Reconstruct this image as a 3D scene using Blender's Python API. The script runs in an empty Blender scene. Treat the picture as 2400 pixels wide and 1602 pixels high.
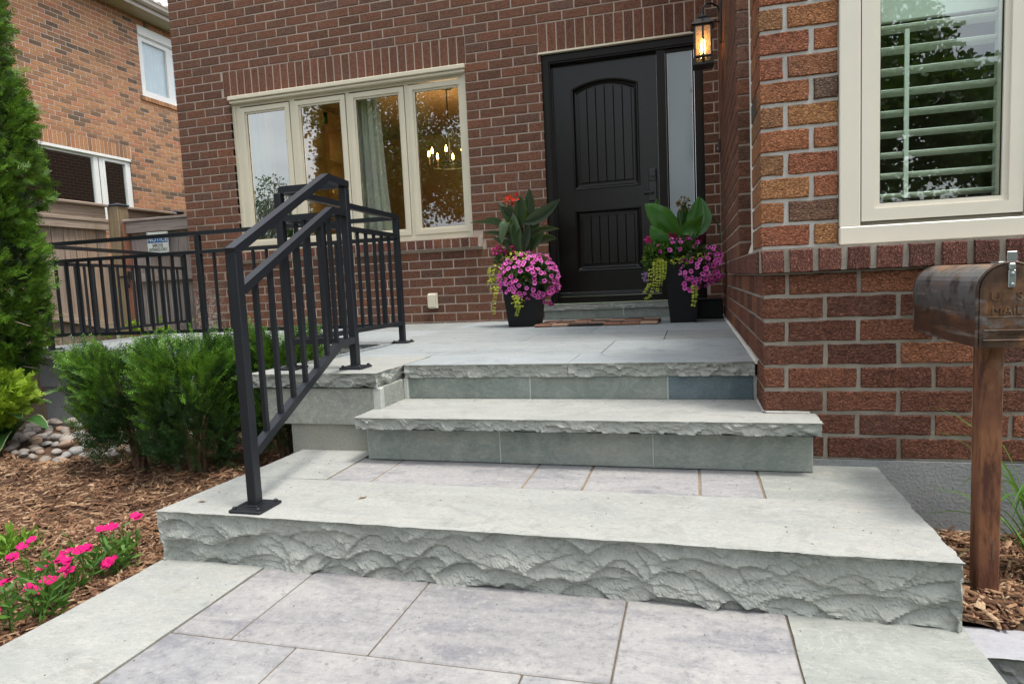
import bpy, math, random
import numpy as np
from mathutils import Vector, Matrix

R = math.radians
scene = bpy.context.scene
col = scene.collection

# ------------------------------------------------------------------ camera
cam_d = bpy.data.cameras.new("camera")
cam = bpy.data.objects.new("camera", cam_d)
col.objects.link(cam)
YAW, PIT, ROL = R(15.5436), R(-5.2324), R(-2.64985)
fwd = Vector((-math.sin(YAW) * math.cos(PIT), math.cos(YAW) * math.cos(PIT), math.sin(PIT)))
r0 = Vector((math.cos(YAW), math.sin(YAW), 0.0))
u0 = r0.cross(fwd)
rt = r0 * math.cos(ROL) + u0 * math.sin(ROL)
up = -r0 * math.sin(ROL) + u0 * math.cos(ROL)
CAM = Vector((-0.2524, -6.1018, 0.3630))
mw = Matrix((rt, up, -fwd)).transposed().to_4x4()
mw.translation = CAM
cam.matrix_world = mw
cam_d.sensor_fit = 'HORIZONTAL'
cam_d.sensor_width = 36.0
cam_d.lens = 23.042
cam_d.clip_start = 0.05
cam_d.clip_end = 600.0
scene.camera = cam

# ------------------------------------------------------------------ sky, sun, exposure
SUN_DIR = Vector((0.30, -0.10, 0.95)).normalized()
sun_el = math.asin(SUN_DIR.z)
world = bpy.data.worlds.new("World")
scene.world = world
world.use_nodes = True
wn = world.node_tree
wn.nodes.clear()
w_out = wn.nodes.new("ShaderNodeOutputWorld")
w_bg = wn.nodes.new("ShaderNodeBackground")
w_sky = wn.nodes.new("ShaderNodeTexSky")
w_sky.sky_type = 'NISHITA'
w_sky.sun_disc = False
w_sky.sun_elevation = sun_el
w_sky.sun_rotation = math.atan2(SUN_DIR.x, SUN_DIR.y)
w_sky.dust_density = 3.0
w_hsv = wn.nodes.new("ShaderNodeHueSaturation")
w_hsv.inputs['Saturation'].default_value = 0.14
w_tc = wn.nodes.new("ShaderNodeTexCoord")
w_map = wn.nodes.new("ShaderNodeMapping")
w_map.inputs['Scale'].default_value = (1.0, 1.0, 2.6)
w_no = wn.nodes.new("ShaderNodeTexNoise")
w_no.inputs['Scale'].default_value = 2.3
w_no.inputs['Detail'].default_value = 7.0
w_cr = wn.nodes.new("ShaderNodeValToRGB")
w_cr.color_ramp.elements[0].position = 0.36
w_cr.color_ramp.elements[0].color = (0.80, 0.86, 0.95, 1)
w_cr.color_ramp.elements[1].position = 0.66
w_cr.color_ramp.elements[1].color = (1.5, 1.5, 1.48, 1)
w_mx = wn.nodes.new("ShaderNodeMixRGB")
w_mx.blend_type = 'MULTIPLY'
w_mx.inputs[0].default_value = 1.0
L = wn.links.new
L(w_tc.outputs['Generated'], w_map.inputs['Vector'])
L(w_map.outputs['Vector'], w_no.inputs['Vector'])
L(w_no.outputs['Fac'], w_cr.inputs['Fac'])
L(w_sky.outputs['Color'], w_hsv.inputs['Color'])
L(w_hsv.outputs['Color'], w_mx.inputs[1])
L(w_cr.outputs['Color'], w_mx.inputs[2])
L(w_mx.outputs['Color'], w_bg.inputs['Color'])
w_bg.inputs['Strength'].default_value = 0.138
L(w_bg.outputs[0], w_out.inputs['Surface'])

sd = bpy.data.lights.new("sun", 'SUN')
sd.energy = 1.35
sd.angle = R(11)
sd.color = (1.0, 0.93, 0.83)
sun = bpy.data.objects.new("sun", sd)
col.objects.link(sun)
sun.rotation_euler = SUN_DIR.to_track_quat('Z', 'Y').to_euler()

scene.view_settings.view_transform = 'Standard'
scene.view_settings.look = 'None'
scene.view_settings.gamma = 1.0
scene.view_settings.use_curve_mapping = False
scene.view_settings.exposure = 1.08
scene.render.engine = 'CYCLES'
scene.cycles.max_bounces = 8
scene.cycles.transparent_max_bounces = 24
scene.cycles.use_denoising = True
scene.cycles.sample_clamp_indirect = 6.0

rnd = random.Random(7)
npr = np.random.default_rng(11)

# ------------------------------------------------------------------ material helpers
class NT:
    def __init__(s, name):
        s.m = bpy.data.materials.new(name)
        s.m.use_nodes = True
        s.t = s.m.node_tree
        s.t.nodes.clear()
        s.out = s.n("ShaderNodeOutputMaterial")
    def n(s, typ, **kw):
        nd = s.t.nodes.new(typ)
        for k, v in kw.items():
            setattr(nd, k, v)
        return nd
    def set(s, sock, v):
        if isinstance(v, bpy.types.NodeSocket):
            s.t.links.new(v, sock)
        elif isinstance(v, (tuple, list)):
            sock.default_value = tuple(v) if len(v) == len(sock.default_value) else tuple(v) + (1.0,)
        else:
            sock.default_value = v
    def math(s, op, a, b=0.0, clamp=False):
        nd = s.n("ShaderNodeMath", operation=op, use_clamp=clamp)
        s.set(nd.inputs[0], a)
        s.set(nd.inputs[1], b)
        return nd.outputs[0]
    def pos(s, scale=(1, 1, 1)):
        g = s.n("ShaderNodeNewGeometry")
        mp = s.n("ShaderNodeMapping")
        mp.inputs['Scale'].default_value = scale
        s.set(mp.inputs['Vector'], g.outputs['Position'])
        return mp.outputs[0]
    def obj(s, scale=(1, 1, 1)):
        g = s.n("ShaderNodeTexCoord")
        mp = s.n("ShaderNodeMapping")
        mp.inputs['Scale'].default_value = scale
        s.set(mp.inputs['Vector'], g.outputs['Object'])
        return mp.outputs[0]
    def noise(s, vec, scale, detail=4.0, rough=0.55, dist=0.0):
        nd = s.n("ShaderNodeTexNoise")
        s.set(nd.inputs['Vector'], vec)
        nd.inputs['Scale'].default_value = scale
        nd.inputs['Detail'].default_value = detail
        nd.inputs['Roughness'].default_value = rough
        nd.inputs['Distortion'].default_value = dist
        return nd.outputs['Fac']
    def ramp(s, fac, stops, interp='LINEAR'):
        nd = s.n("ShaderNodeValToRGB")
        cr = nd.color_ramp
        cr.interpolation = interp
        while len(cr.elements) < len(stops):
            cr.elements.new(0.5)
        for e, (p, c) in zip(cr.elements, stops):
            e.position = p
            if not isinstance(c, (tuple, list)):
                c = (c, c, c)
            e.color = tuple(c)[:3] + (1.0,)
        s.set(nd.inputs['Fac'], fac)
        return nd.outputs['Color']
    def mix(s, fac, a, b, mode='MIX'):
        nd = s.n("ShaderNodeMixRGB", blend_type=mode)
        s.set(nd.inputs[0], fac)
        s.set(nd.inputs[1], a)
        s.set(nd.inputs[2], b)
        return nd.outputs[0]
    def rand(s):
        oi = s.n("ShaderNodeObjectInfo")
        g = s.n("ShaderNodeNewGeometry")
        a = s.math('MULTIPLY_ADD', oi.outputs['Random'], 7.31)
        s.set(a.node.inputs[2], g.outputs['Random Per Island'])
        w = s.n("ShaderNodeTexWhiteNoise", noise_dimensions='1D')
        s.set(w.inputs['W'], s.math('MULTIPLY', a, 91.7))
        return w.outputs['Value']
    def bump(s, h, strength=0.5, dist=0.01, normal=None):
        nd = s.n("ShaderNodeBump")
        nd.inputs['Strength'].default_value = strength
        nd.inputs['Distance'].default_value = dist
        s.set(nd.inputs['Height'], h)
        if normal is not None:
            s.set(nd.inputs['Normal'], normal)
        return nd.outputs[0]
    def bsdf(s, color, rough=0.7, normal=None, metal=0.0, spec=0.5, **kw):
        b = s.n("ShaderNodeBsdfPrincipled")
        s.set(b.inputs['Base Color'], color)
        s.set(b.inputs['Roughness'], rough)
        s.set(b.inputs['Metallic'], metal)
        s.set(b.inputs['Specular IOR Level'], spec)
        for k, v in kw.items():
            s.set(b.inputs[k], v)
        if normal is not None:
            s.set(b.inputs['Normal'], normal)
        return b.outputs[0]
    def end(s, sh):
        s.t.links.new(sh, s.out.inputs['Surface'])
        return s.m

def mat_brick(name, stops, upright=False, strength=1.0, dist=0.010, contrast=1.0, salts=False):
    t = NT(name)
    sc = (108, 108, 52) if upright else (52, 52, 108)
    cs = (145, 145, 68) if upright else (68, 68, 145)
    base = t.ramp(t.rand(), stops)
    w = t.noise(t.pos(sc), 1.0, 4.0, 0.58, 1.3)
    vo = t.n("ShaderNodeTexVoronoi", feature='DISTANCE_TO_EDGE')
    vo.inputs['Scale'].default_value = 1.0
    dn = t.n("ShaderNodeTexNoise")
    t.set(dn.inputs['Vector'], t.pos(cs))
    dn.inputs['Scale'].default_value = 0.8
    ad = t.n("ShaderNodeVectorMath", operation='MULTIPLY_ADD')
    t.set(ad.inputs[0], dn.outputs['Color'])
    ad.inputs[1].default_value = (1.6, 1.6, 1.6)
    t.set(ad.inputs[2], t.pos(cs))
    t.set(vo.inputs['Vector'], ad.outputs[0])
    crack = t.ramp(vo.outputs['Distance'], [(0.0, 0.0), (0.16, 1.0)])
    fine = t.noise(t.pos((1, 1, 1)), 300.0, 3.0, 0.7)
    big = t.noise(t.pos((1, 1, 1)), 3.0, 3.0)
    dark = t.mix(1.0, base, (0.34, 0.28, 0.27), 'MULTIPLY')  # crevice shade tone; the bump alone casts no self-shadow
    lite = t.mix(0.30, t.mix(1.0, base, (1.5, 1.42, 1.35), 'MULTIPLY'), (0.34, 0.19, 0.12))
    c = t.mix(t.ramp(w, [(0.50, 0.0), (0.70, 0.75)]), base, lite)
    c = t.mix(t.ramp(w, [(0.36, 0.75), (0.50, 0.0)]), c, dark)  # hollows of the bump noise darkened in colour as painted self-shadow
    c = t.mix(t.ramp(crack, [(0.0, 0.85 * contrast), (0.6, 0.0)]), c, dark)  # painted self-shadow along the crevices
    c = t.mix(t.ramp(fine, [(0.68, 0.0), (0.82, 0.4)]), c, (0.50, 0.40, 0.34))
    c = t.mix(t.ramp(big, [(0.55, 0.0), (0.85, 0.22)]), c, (0.25, 0.20, 0.18))
    if salts:
        g = t.n("ShaderNodeNewGeometry")
        sp_ = t.n("ShaderNodeSeparateXYZ")
        t.set(sp_.inputs[0], g.outputs['Position'])
        mx = t.ramp(t.math('MULTIPLY_ADD', sp_.outputs['X'], 0.5), [(0.0, 1.0), (0.12, 1.0), (0.22, 0.0)])
        mx.node.inputs[0].links[0].from_node.inputs[2].default_value = 2.80
        mz = t.ramp(sp_.outputs['Z'], [(0.0, 1.0), (0.30, 1.0), (0.52, 0.0)])
        m_ = t.math('MULTIPLY', t.math('MULTIPLY', mx, mz), t.ramp(t.noise(t.pos(), 26.0, 6.0, 0.75), [(0.47, 0.0), (0.56, 0.8)]))
        c = t.mix(m_, c, (0.55, 0.52, 0.48))
    h = t.math('ADD', t.math('ADD', t.math('MULTIPLY', w, 0.7), t.math('MULTIPLY', crack, 0.45)), t.math('MULTIPLY', fine, 0.2))
    return t.end(t.bsdf(c, 0.9, t.bump(h, strength, dist), spec=0.25))

def mat_rough(name, c1, c2, scale=6.0, bscale=160.0, bstr=0.4, bdist=0.004, rough=0.9, c3=None, spec=0.3):
    t = NT(name)
    n1 = t.noise(t.pos(), scale, 6.0, 0.6)
    n2 = t.noise(t.pos(), bscale, 4.0, 0.65)
    c = t.mix(t.ramp(n1, [(0.35, 0.0), (0.65, 1.0)]), c1, c2)
    if c3:
        c = t.mix(t.ramp(t.noise(t.pos(), scale * 0.37, 5.0, 0.6, 0.6), [(0.5, 0.0), (0.72, 0.8)]), c, c3)
    c = t.mix(t.ramp(n2, [(0.3, 0.25), (0.5, 0.0)]), c, (0.02, 0.02, 0.02))
    return t.end(t.bsdf(c, rough, t.bump(n2, bstr, bdist), spec=spec))

def mat_stone(name, c1, c2, vein=(0.62, 0.58, 0.50), veinamt=0.35, stretch=(1.0, 2.6, 2.6), grain=0.25, rough=0.75, tint=0.0):
    t = NT(name)
    cloud = t.noise(t.pos(stretch), 2.2, 7.0, 0.62, 1.2)
    streak = t.noise(t.pos((1.2, 7.0, 7.0)), 2.4, 6.0, 0.65, 0.6)
    fine = t.noise(t.pos(), 210.0, 3.0, 0.7)
    c = t.mix(t.ramp(cloud, [(0.36, 0.0), (0.64, 1.0)]), c1, c2)
    if tint:
        c = t.mix(t.math('MULTIPLY', t.rand(), tint), c, (0.36, 0.42, 0.47))
    st = t.noise(t.pos((1.0, 1.0, 1.0)), 7.0, 8.0, 0.72, 0.8)
    c = t.mix(t.ramp(st, [(0.30, 0.55), (0.47, 0.0)]), c, tuple(x * 0.62 for x in c1))
    v = t.noise(t.pos((1.0, 1.6, 1.6)), 5.0, 8.0, 0.7, 2.2)
    c = t.mix(t.ramp(v, [(0.485, 0.0), (0.50, veinamt), (0.515, 0.0)]), c, vein)
    c = t.mix(t.ramp(streak, [(0.52, 0.0), (0.76, 0.45)]), c, (0.36, 0.335, 0.285))
    c = t.mix(t.ramp(fine, [(0.30, grain), (0.48, 0.0)]), c, (0.10, 0.10, 0.10))
    gr_ = t.noise(t.pos((1, 1.6, 1.6)), 55.0, 6.0, 0.75)
    c = t.mix(t.ramp(gr_, [(0.32, 0.5), (0.45, 0.0)]), c, tuple(x * 0.55 for x in c1))
    c = t.mix(t.ramp(gr_, [(0.56, 0.0), (0.70, 0.4)]), c, tuple(min(1, x * 1.35) for x in c2))
    h = t.math('ADD', t.math('MULTIPLY', streak, 1.2), t.math('MULTIPLY', fine, 0.35))
    return t.end(t.bsdf(c, rough, t.bump(h, 0.28, 0.004), spec=0.35))

def mat_paver(name):
    t = NT(name)
    base = t.ramp(t.rand(), [(0.0, (0.250, 0.245, 0.245)), (0.5, (0.295, 0.288, 0.284)), (1.0, (0.222, 0.228, 0.242))])
    cloud = t.noise(t.pos((1.4, 4.0, 2)), 2.6, 10.0, 0.72, 0.9)
    blot = t.noise(t.pos((1, 1.7, 1)), 3.1, 10.0, 0.72)
    fine = t.noise(t.pos(), 190.0, 4.0, 0.75)
    grit = t.noise(t.pos(), 48.0, 6.0, 0.78)
    c = t.mix(t.ramp(cloud, [(0.46, 0.0), (0.70, 0.8)]), base, (0.125, 0.128, 0.152))
    c = t.mix(t.ramp(blot, [(0.5, 0.0), (0.72, 0.7)]), c, (0.39, 0.38, 0.36))
    c = t.mix(t.ramp(grit, [(0.33, 0.75), (0.46, 0.0)]), c, (0.13, 0.125, 0.125))
    c = t.mix(t.ramp(grit, [(0.54, 0.0), (0.66, 0.5)]), c, (0.42, 0.40, 0.37))
    c = t.mix(t.ramp(fine, [(0.62, 0.0), (0.75, 0.6)]), c, (0.46, 0.45, 0.43))
    h = t.math('ADD', fine, grit)
    return t.end(t.bsdf(c, 0.85, t.bump(h, 0.35, 0.003), spec=0.3))

def mat_plain(name, color, rough=0.5, metal=0.0, spec=0.5, var=0.08, bscale=0.0, bstr=0.1, bdist=0.002):
    t = NT(name)
    n1 = t.noise(t.pos(), 5.0, 5.0, 0.6)
    c = t.mix(t.ramp(n1, [(0.3, 0.0), (0.7, 1.0)]), tuple(x * (1 - var) for x in color), tuple(min(1, x * (1 + var)) for x in color))
    nrm = None
    if bscale:
        nrm = t.bump(t.noise(t.pos(), bscale, 4.0), bstr, bdist)
    return t.end(t.bsdf(c, rough, nrm, metal, spec))

def mat_leaf(name, stops, trans=0.35, rough=0.45, spec=0.35, veins=None, clump=0.0, camt=0.6):
    t = NT(name)
    c = t.ramp(t.rand(), stops)
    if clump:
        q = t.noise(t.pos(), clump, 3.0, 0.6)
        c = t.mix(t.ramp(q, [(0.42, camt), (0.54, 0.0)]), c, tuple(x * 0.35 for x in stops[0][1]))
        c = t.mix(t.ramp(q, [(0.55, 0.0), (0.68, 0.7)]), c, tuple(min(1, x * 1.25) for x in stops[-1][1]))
    if veins:
        n1 = t.noise(t.pos(), 40.0, 4.0)
        c = t.mix(t.ramp(n1, [(0.4, 0.0), (0.7, 0.6)]), c, veins)
    p = t.bsdf(c, rough, spec=spec)
    tr = t.n("ShaderNodeBsdfTranslucent")
    t.set(tr.inputs['Color'], t.mix(0.5, c, (0.18, 0.30, 0.03), 'MIX'))
    mx = t.n("ShaderNodeMixShader")
    mx.inputs[0].default_value = trans
    t.t.links.new(p, mx.inputs[1])
    t.t.links.new(tr.outputs[0], mx.inputs[2])
    return t.end(mx.outputs[0])

def mat_glass(name, tint=(0.9, 0.95, 0.92), base=0.10, mul=0.9, rough=0.0):
    """thin pane: clear, with a mirror share that rises towards grazing angles"""
    t = NT(name)
    lw = t.n("ShaderNodeLayerWeight")
    g = t.n("ShaderNodeNewGeometry")
    f = t.math('POWER', lw.outputs['Facing'], 4.0)
    f = t.math('MULTIPLY_ADD', f, mul)
    f.node.inputs[2].default_value = base
    f = t.math('MULTIPLY', f, t.math('SUBTRACT', 1.0, g.outputs['Backfacing']), True)
    tr = t.n("ShaderNodeBsdfTransparent")
    t.set(tr.inputs['Color'], tint)
    gl = t.n("ShaderNodeBsdfGlossy")
    gl.inputs['Roughness'].default_value = rough
    t.set(gl.inputs['Color'], (0.95, 1.0, 0.99))
    mx = t.n("ShaderNodeMixShader")
    t.set(mx.inputs[0], f)
    t.t.links.new(tr.outputs[0], mx.inputs[1])
    t.t.links.new(gl.outputs[0], mx.inputs[2])
    return t.end(mx.outputs[0])

def mat_emit(name, color, strength):
    t = NT(name)
    e = t.n("ShaderNodeEmission")
    t.set(e.inputs['Color'], color)
    e.inputs['Strength'].default_value = strength
    return t.end(e.outputs[0])

def mat_wood(name, c1, c2, c3, along='z', rough=0.85, fine=60.0, bstr=0.4):
    t = NT(name)
    k = {'x': (2.0, fine, fine), 'y': (fine, 2.0, fine), 'z': (fine, fine, 2.0)}[along]
    g = t.noise(t.pos(k), 1.0, 5.0, 0.65, 0.6)
    base = t.mix(t.rand(), c1, c2)
    c = t.mix(t.ramp(g, [(0.42, 0.0), (0.62, 0.75)]), base, c3)
    b = t.noise(t.pos((3, 3, 1.2)), 1.3, 4.0)
    c = t.mix(t.ramp(b, [(0.55, 0.0), (0.75, 0.55)]), c, (0.22, 0.11, 0.05))
    return t.end(t.bsdf(c, rough, t.bump(g, bstr, 0.003), spec=0.25))

M = {}
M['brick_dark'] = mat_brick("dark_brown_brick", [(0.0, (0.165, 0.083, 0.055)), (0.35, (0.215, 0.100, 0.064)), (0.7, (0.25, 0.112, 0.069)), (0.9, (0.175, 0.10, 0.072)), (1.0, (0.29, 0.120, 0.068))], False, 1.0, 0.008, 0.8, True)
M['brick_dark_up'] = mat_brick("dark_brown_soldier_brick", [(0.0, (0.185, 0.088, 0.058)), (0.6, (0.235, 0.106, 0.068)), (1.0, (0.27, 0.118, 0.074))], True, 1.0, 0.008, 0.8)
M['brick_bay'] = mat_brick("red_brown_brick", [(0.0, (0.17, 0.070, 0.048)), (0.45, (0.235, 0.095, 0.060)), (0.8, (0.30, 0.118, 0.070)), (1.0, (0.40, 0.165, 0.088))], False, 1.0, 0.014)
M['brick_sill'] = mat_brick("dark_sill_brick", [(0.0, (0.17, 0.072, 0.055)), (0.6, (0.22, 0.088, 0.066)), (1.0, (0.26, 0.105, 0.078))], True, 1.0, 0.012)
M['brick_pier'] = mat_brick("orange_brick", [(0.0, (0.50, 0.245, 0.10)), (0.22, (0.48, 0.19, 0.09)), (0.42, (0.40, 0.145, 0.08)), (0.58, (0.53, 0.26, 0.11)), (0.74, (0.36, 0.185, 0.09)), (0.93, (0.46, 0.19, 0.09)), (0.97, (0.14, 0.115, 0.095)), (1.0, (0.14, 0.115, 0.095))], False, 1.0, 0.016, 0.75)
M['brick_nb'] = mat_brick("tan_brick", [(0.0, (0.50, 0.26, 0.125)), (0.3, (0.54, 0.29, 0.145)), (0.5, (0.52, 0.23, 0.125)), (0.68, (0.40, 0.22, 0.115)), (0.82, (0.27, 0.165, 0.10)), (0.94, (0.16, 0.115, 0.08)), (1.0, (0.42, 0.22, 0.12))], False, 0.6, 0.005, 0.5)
M['mortar'] = mat_rough("pinkish_mortar", (0.40, 0.325, 0.265), (0.50, 0.415, 0.345), 5, 220, 0.6, 0.003)
M['mortar_bay'] = mat_rough("grey_mortar", (0.25, 0.218, 0.178), (0.34, 0.308, 0.262), 7, 180, 0.7, 0.004, c3=(0.16, 0.135, 0.11))
M["mortar_pier"] = mat_rough("light_grey_mortar", (0.42, 0.40, 0.37), (0.54, 0.52, 0.49), 7, 180, 0.7, 0.004)
M['mortar_nb'] = mat_rough("pale_mortar", (0.58, 0.50, 0.42), (0.68, 0.60, 0.52), 5, 200, 0.4, 0.003)
M['caulk'] = mat_plain("white_caulk", (0.70, 0.68, 0.62), 0.5, bscale=90, bstr=0.3)
M['concrete'] = mat_rough("grey_parging", (0.20, 0.21, 0.215), (0.27, 0.28, 0.28), 4, 90, 0.8, 0.006, c3=(0.33, 0.335, 0.32))
M['concrete2'] = mat_rough("green_grey_parging", (0.24, 0.25, 0.225), (0.31, 0.31, 0.275), 5, 120, 0.7, 0.005, c3=(0.33, 0.32, 0.26))
M['stone'] = mat_stone("pale_bluestone", (0.278, 0.286, 0.270), (0.330, 0.336, 0.314), veinamt=0.25)
M['stone_porch'] = mat_stone("porch_bluestone", (0.205, 0.224, 0.222), (0.285, 0.30, 0.29), tint=0.4, veinamt=0.15)
M['stone_path'] = mat_stone("path_bluestone", (0.225, 0.24, 0.222), (0.30, 0.31, 0.283), veinamt=0.28)
M['stone_riser'] = mat_stone("green_grey_riser_stone", (0.195, 0.228, 0.206), (0.27, 0.296, 0.266), veinamt=0.4, stretch=(2.2, 2.2, 1.0), vein=(0.5, 0.5, 0.44))
M['stone_wing'] = mat_stone("warm_grey_riser_stone", (0.23, 0.253, 0.225), (0.31, 0.325, 0.28), veinamt=0.5, stretch=(2.0, 2.0, 1.0))
M['stone_dark'] = mat_stone("dark_bluish_stone", (0.10, 0.145, 0.165), (0.17, 0.21, 0.22), veinamt=0.2, stretch=(3.0, 3.0, 1.0), vein=(0.3, 0.34, 0.34))
M['edging'] = mat_stone('edging_face_stone', (0.16, 0.17, 0.18), (0.24, 0.25, 0.25), veinamt=0.1, grain=0.4)
M['edging_top'] = mat_stone('edging_top_stone', (0.30, 0.30, 0.325), (0.36, 0.36, 0.375), veinamt=0.1)
M['rock'] = mat_stone("split_face_stone", (0.275, 0.295, 0.270), (0.37, 0.384, 0.348), veinamt=0.12, grain=0.4, stretch=(1, 1, 1.5))
M['paver'] = mat_paver("mottled_concrete_paver")
M['joint_dark'] = mat_rough("dark_joint", (0.10, 0.08, 0.06), (0.15, 0.12, 0.09), 20, 300, 0.8, 0.004)
M['joint'] = mat_rough("sandy_joint", (0.20, 0.15, 0.10), (0.27, 0.21, 0.15), 20, 300, 0.8, 0.004)
M['cream'] = mat_plain("cream_paint", (0.64, 0.585, 0.45), 0.4, var=0.03)
M['cream2'] = mat_plain("pale_cream_paint", (0.70, 0.655, 0.555), 0.38, var=0.03)
M['white'] = mat_plain("white_vinyl", (0.82, 0.83, 0.80), 0.4, var=0.03)
M['louvre'] = mat_plain('pale_louvre_paint', (0.66, 0.69, 0.62), 0.4, var=0.03)
M['seal'] = mat_plain("black_gasket", (0.015, 0.016, 0.015), 0.5)
M['metal'] = mat_plain("black_powder_coat", (0.013, 0.015, 0.019), 0.36, spec=0.38, bscale=500, bstr=0.05)
dp_ = NT("black_brown_door_paint")
_g = dp_.noise(dp_.pos((60, 60, 2.2)), 1.0, 5.0, 0.65, 0.5)
M['doorpaint'] = dp_.end(dp_.bsdf(dp_.ramp(_g, [(0.3, (0.006, 0.005, 0.0045)), (0.7, (0.0105, 0.0085, 0.007))]), 0.22, dp_.bump(_g, 0.25, 0.002), spec=0.32))
M['doorframe'] = mat_plain("dark_brown_door_frame", (0.010, 0.008, 0.0065), 0.4, spec=0.22)
M['hardware'] = mat_plain("matte_black_hardware", (0.010, 0.010, 0.011), 0.35, spec=0.6)
M['glass'] = mat_glass("window_glass", (0.94, 0.96, 0.92), 0.30, 0.7)
M['glass_bay'] = mat_glass("bay_window_glass", (0.95, 1.0, 0.97), 0.17, 0.7)
M['glass_nb'] = mat_glass("far_window_glass", (0.95, 0.97, 0.97), 0.22, 0.6)
M['near_black'] = mat_plain("dark_interior", (0.018, 0.015, 0.012), 0.9)
M['planter'] = mat_plain("black_planter_resin", (0.008, 0.009, 0.010), 0.45, spec=0.25, bscale=60, bstr=0.1)
M['soil'] = mat_rough("dark_soil", (0.03, 0.022, 0.016), (0.05, 0.036, 0.025), 20, 120, 1.0, 0.01)

# ------------------------------------------------------------------ object helpers
def put(o, parent=None, label=None, cat=None, group=None, kind=None):
    col.objects.link(o)
    if parent is not None:
        o.parent = parent
    tag(o, label, cat, group, kind)
    return o

def tag(o, label=None, cat=None, group=None, kind=None):
    for k, v in (('label', label), ('category', cat), ('group', group), ('kind', kind)):
        if v:
            o[k] = v
    return o

def thing(name, label, cat, loc=(0, 0, 0), group=None, rz=0.0):
    o = bpy.data.objects.new(name, None)
    o.empty_display_size = 0.1
    o.location = loc
    o.rotation_euler = (0, 0, rz)
    return put(o, None, label, cat, group)

def mesh_obj(name, me, mats, parent=None, smooth=False, **kw):
    for m in (mats if isinstance(mats, (list, tuple)) else [mats]):
        me.materials.append(m)
    if smooth:
        me.polygons.foreach_set('use_smooth', [True] * len(me.polygons))
    return put(bpy.data.objects.new(name, me), parent, **kw)

def np_mesh(name, V, F, midx=None):
    V = np.asarray(V, dtype=np.float32)
    F = np.asarray(F, dtype=np.int32)
    k = F.shape[1]
    me = bpy.data.meshes.new(name)
    me.vertices.add(len(V))
    me.vertices.foreach_set('co', V.ravel())
    me.loops.add(F.size)
    me.loops.foreach_set('vertex_index', F.ravel())
    me.polygons.add(len(F))
    me.polygons.foreach_set('loop_start', np.arange(0, F.size, k, dtype=np.int32))
    me.polygons.foreach_set('loop_total', np.full(len(F), k, dtype=np.int32))
    if midx is not None:
        me.polygons.foreach_set('material_index', np.asarray(midx, dtype=np.int32))
    me.update(calc_edges=True)
    return me

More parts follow.
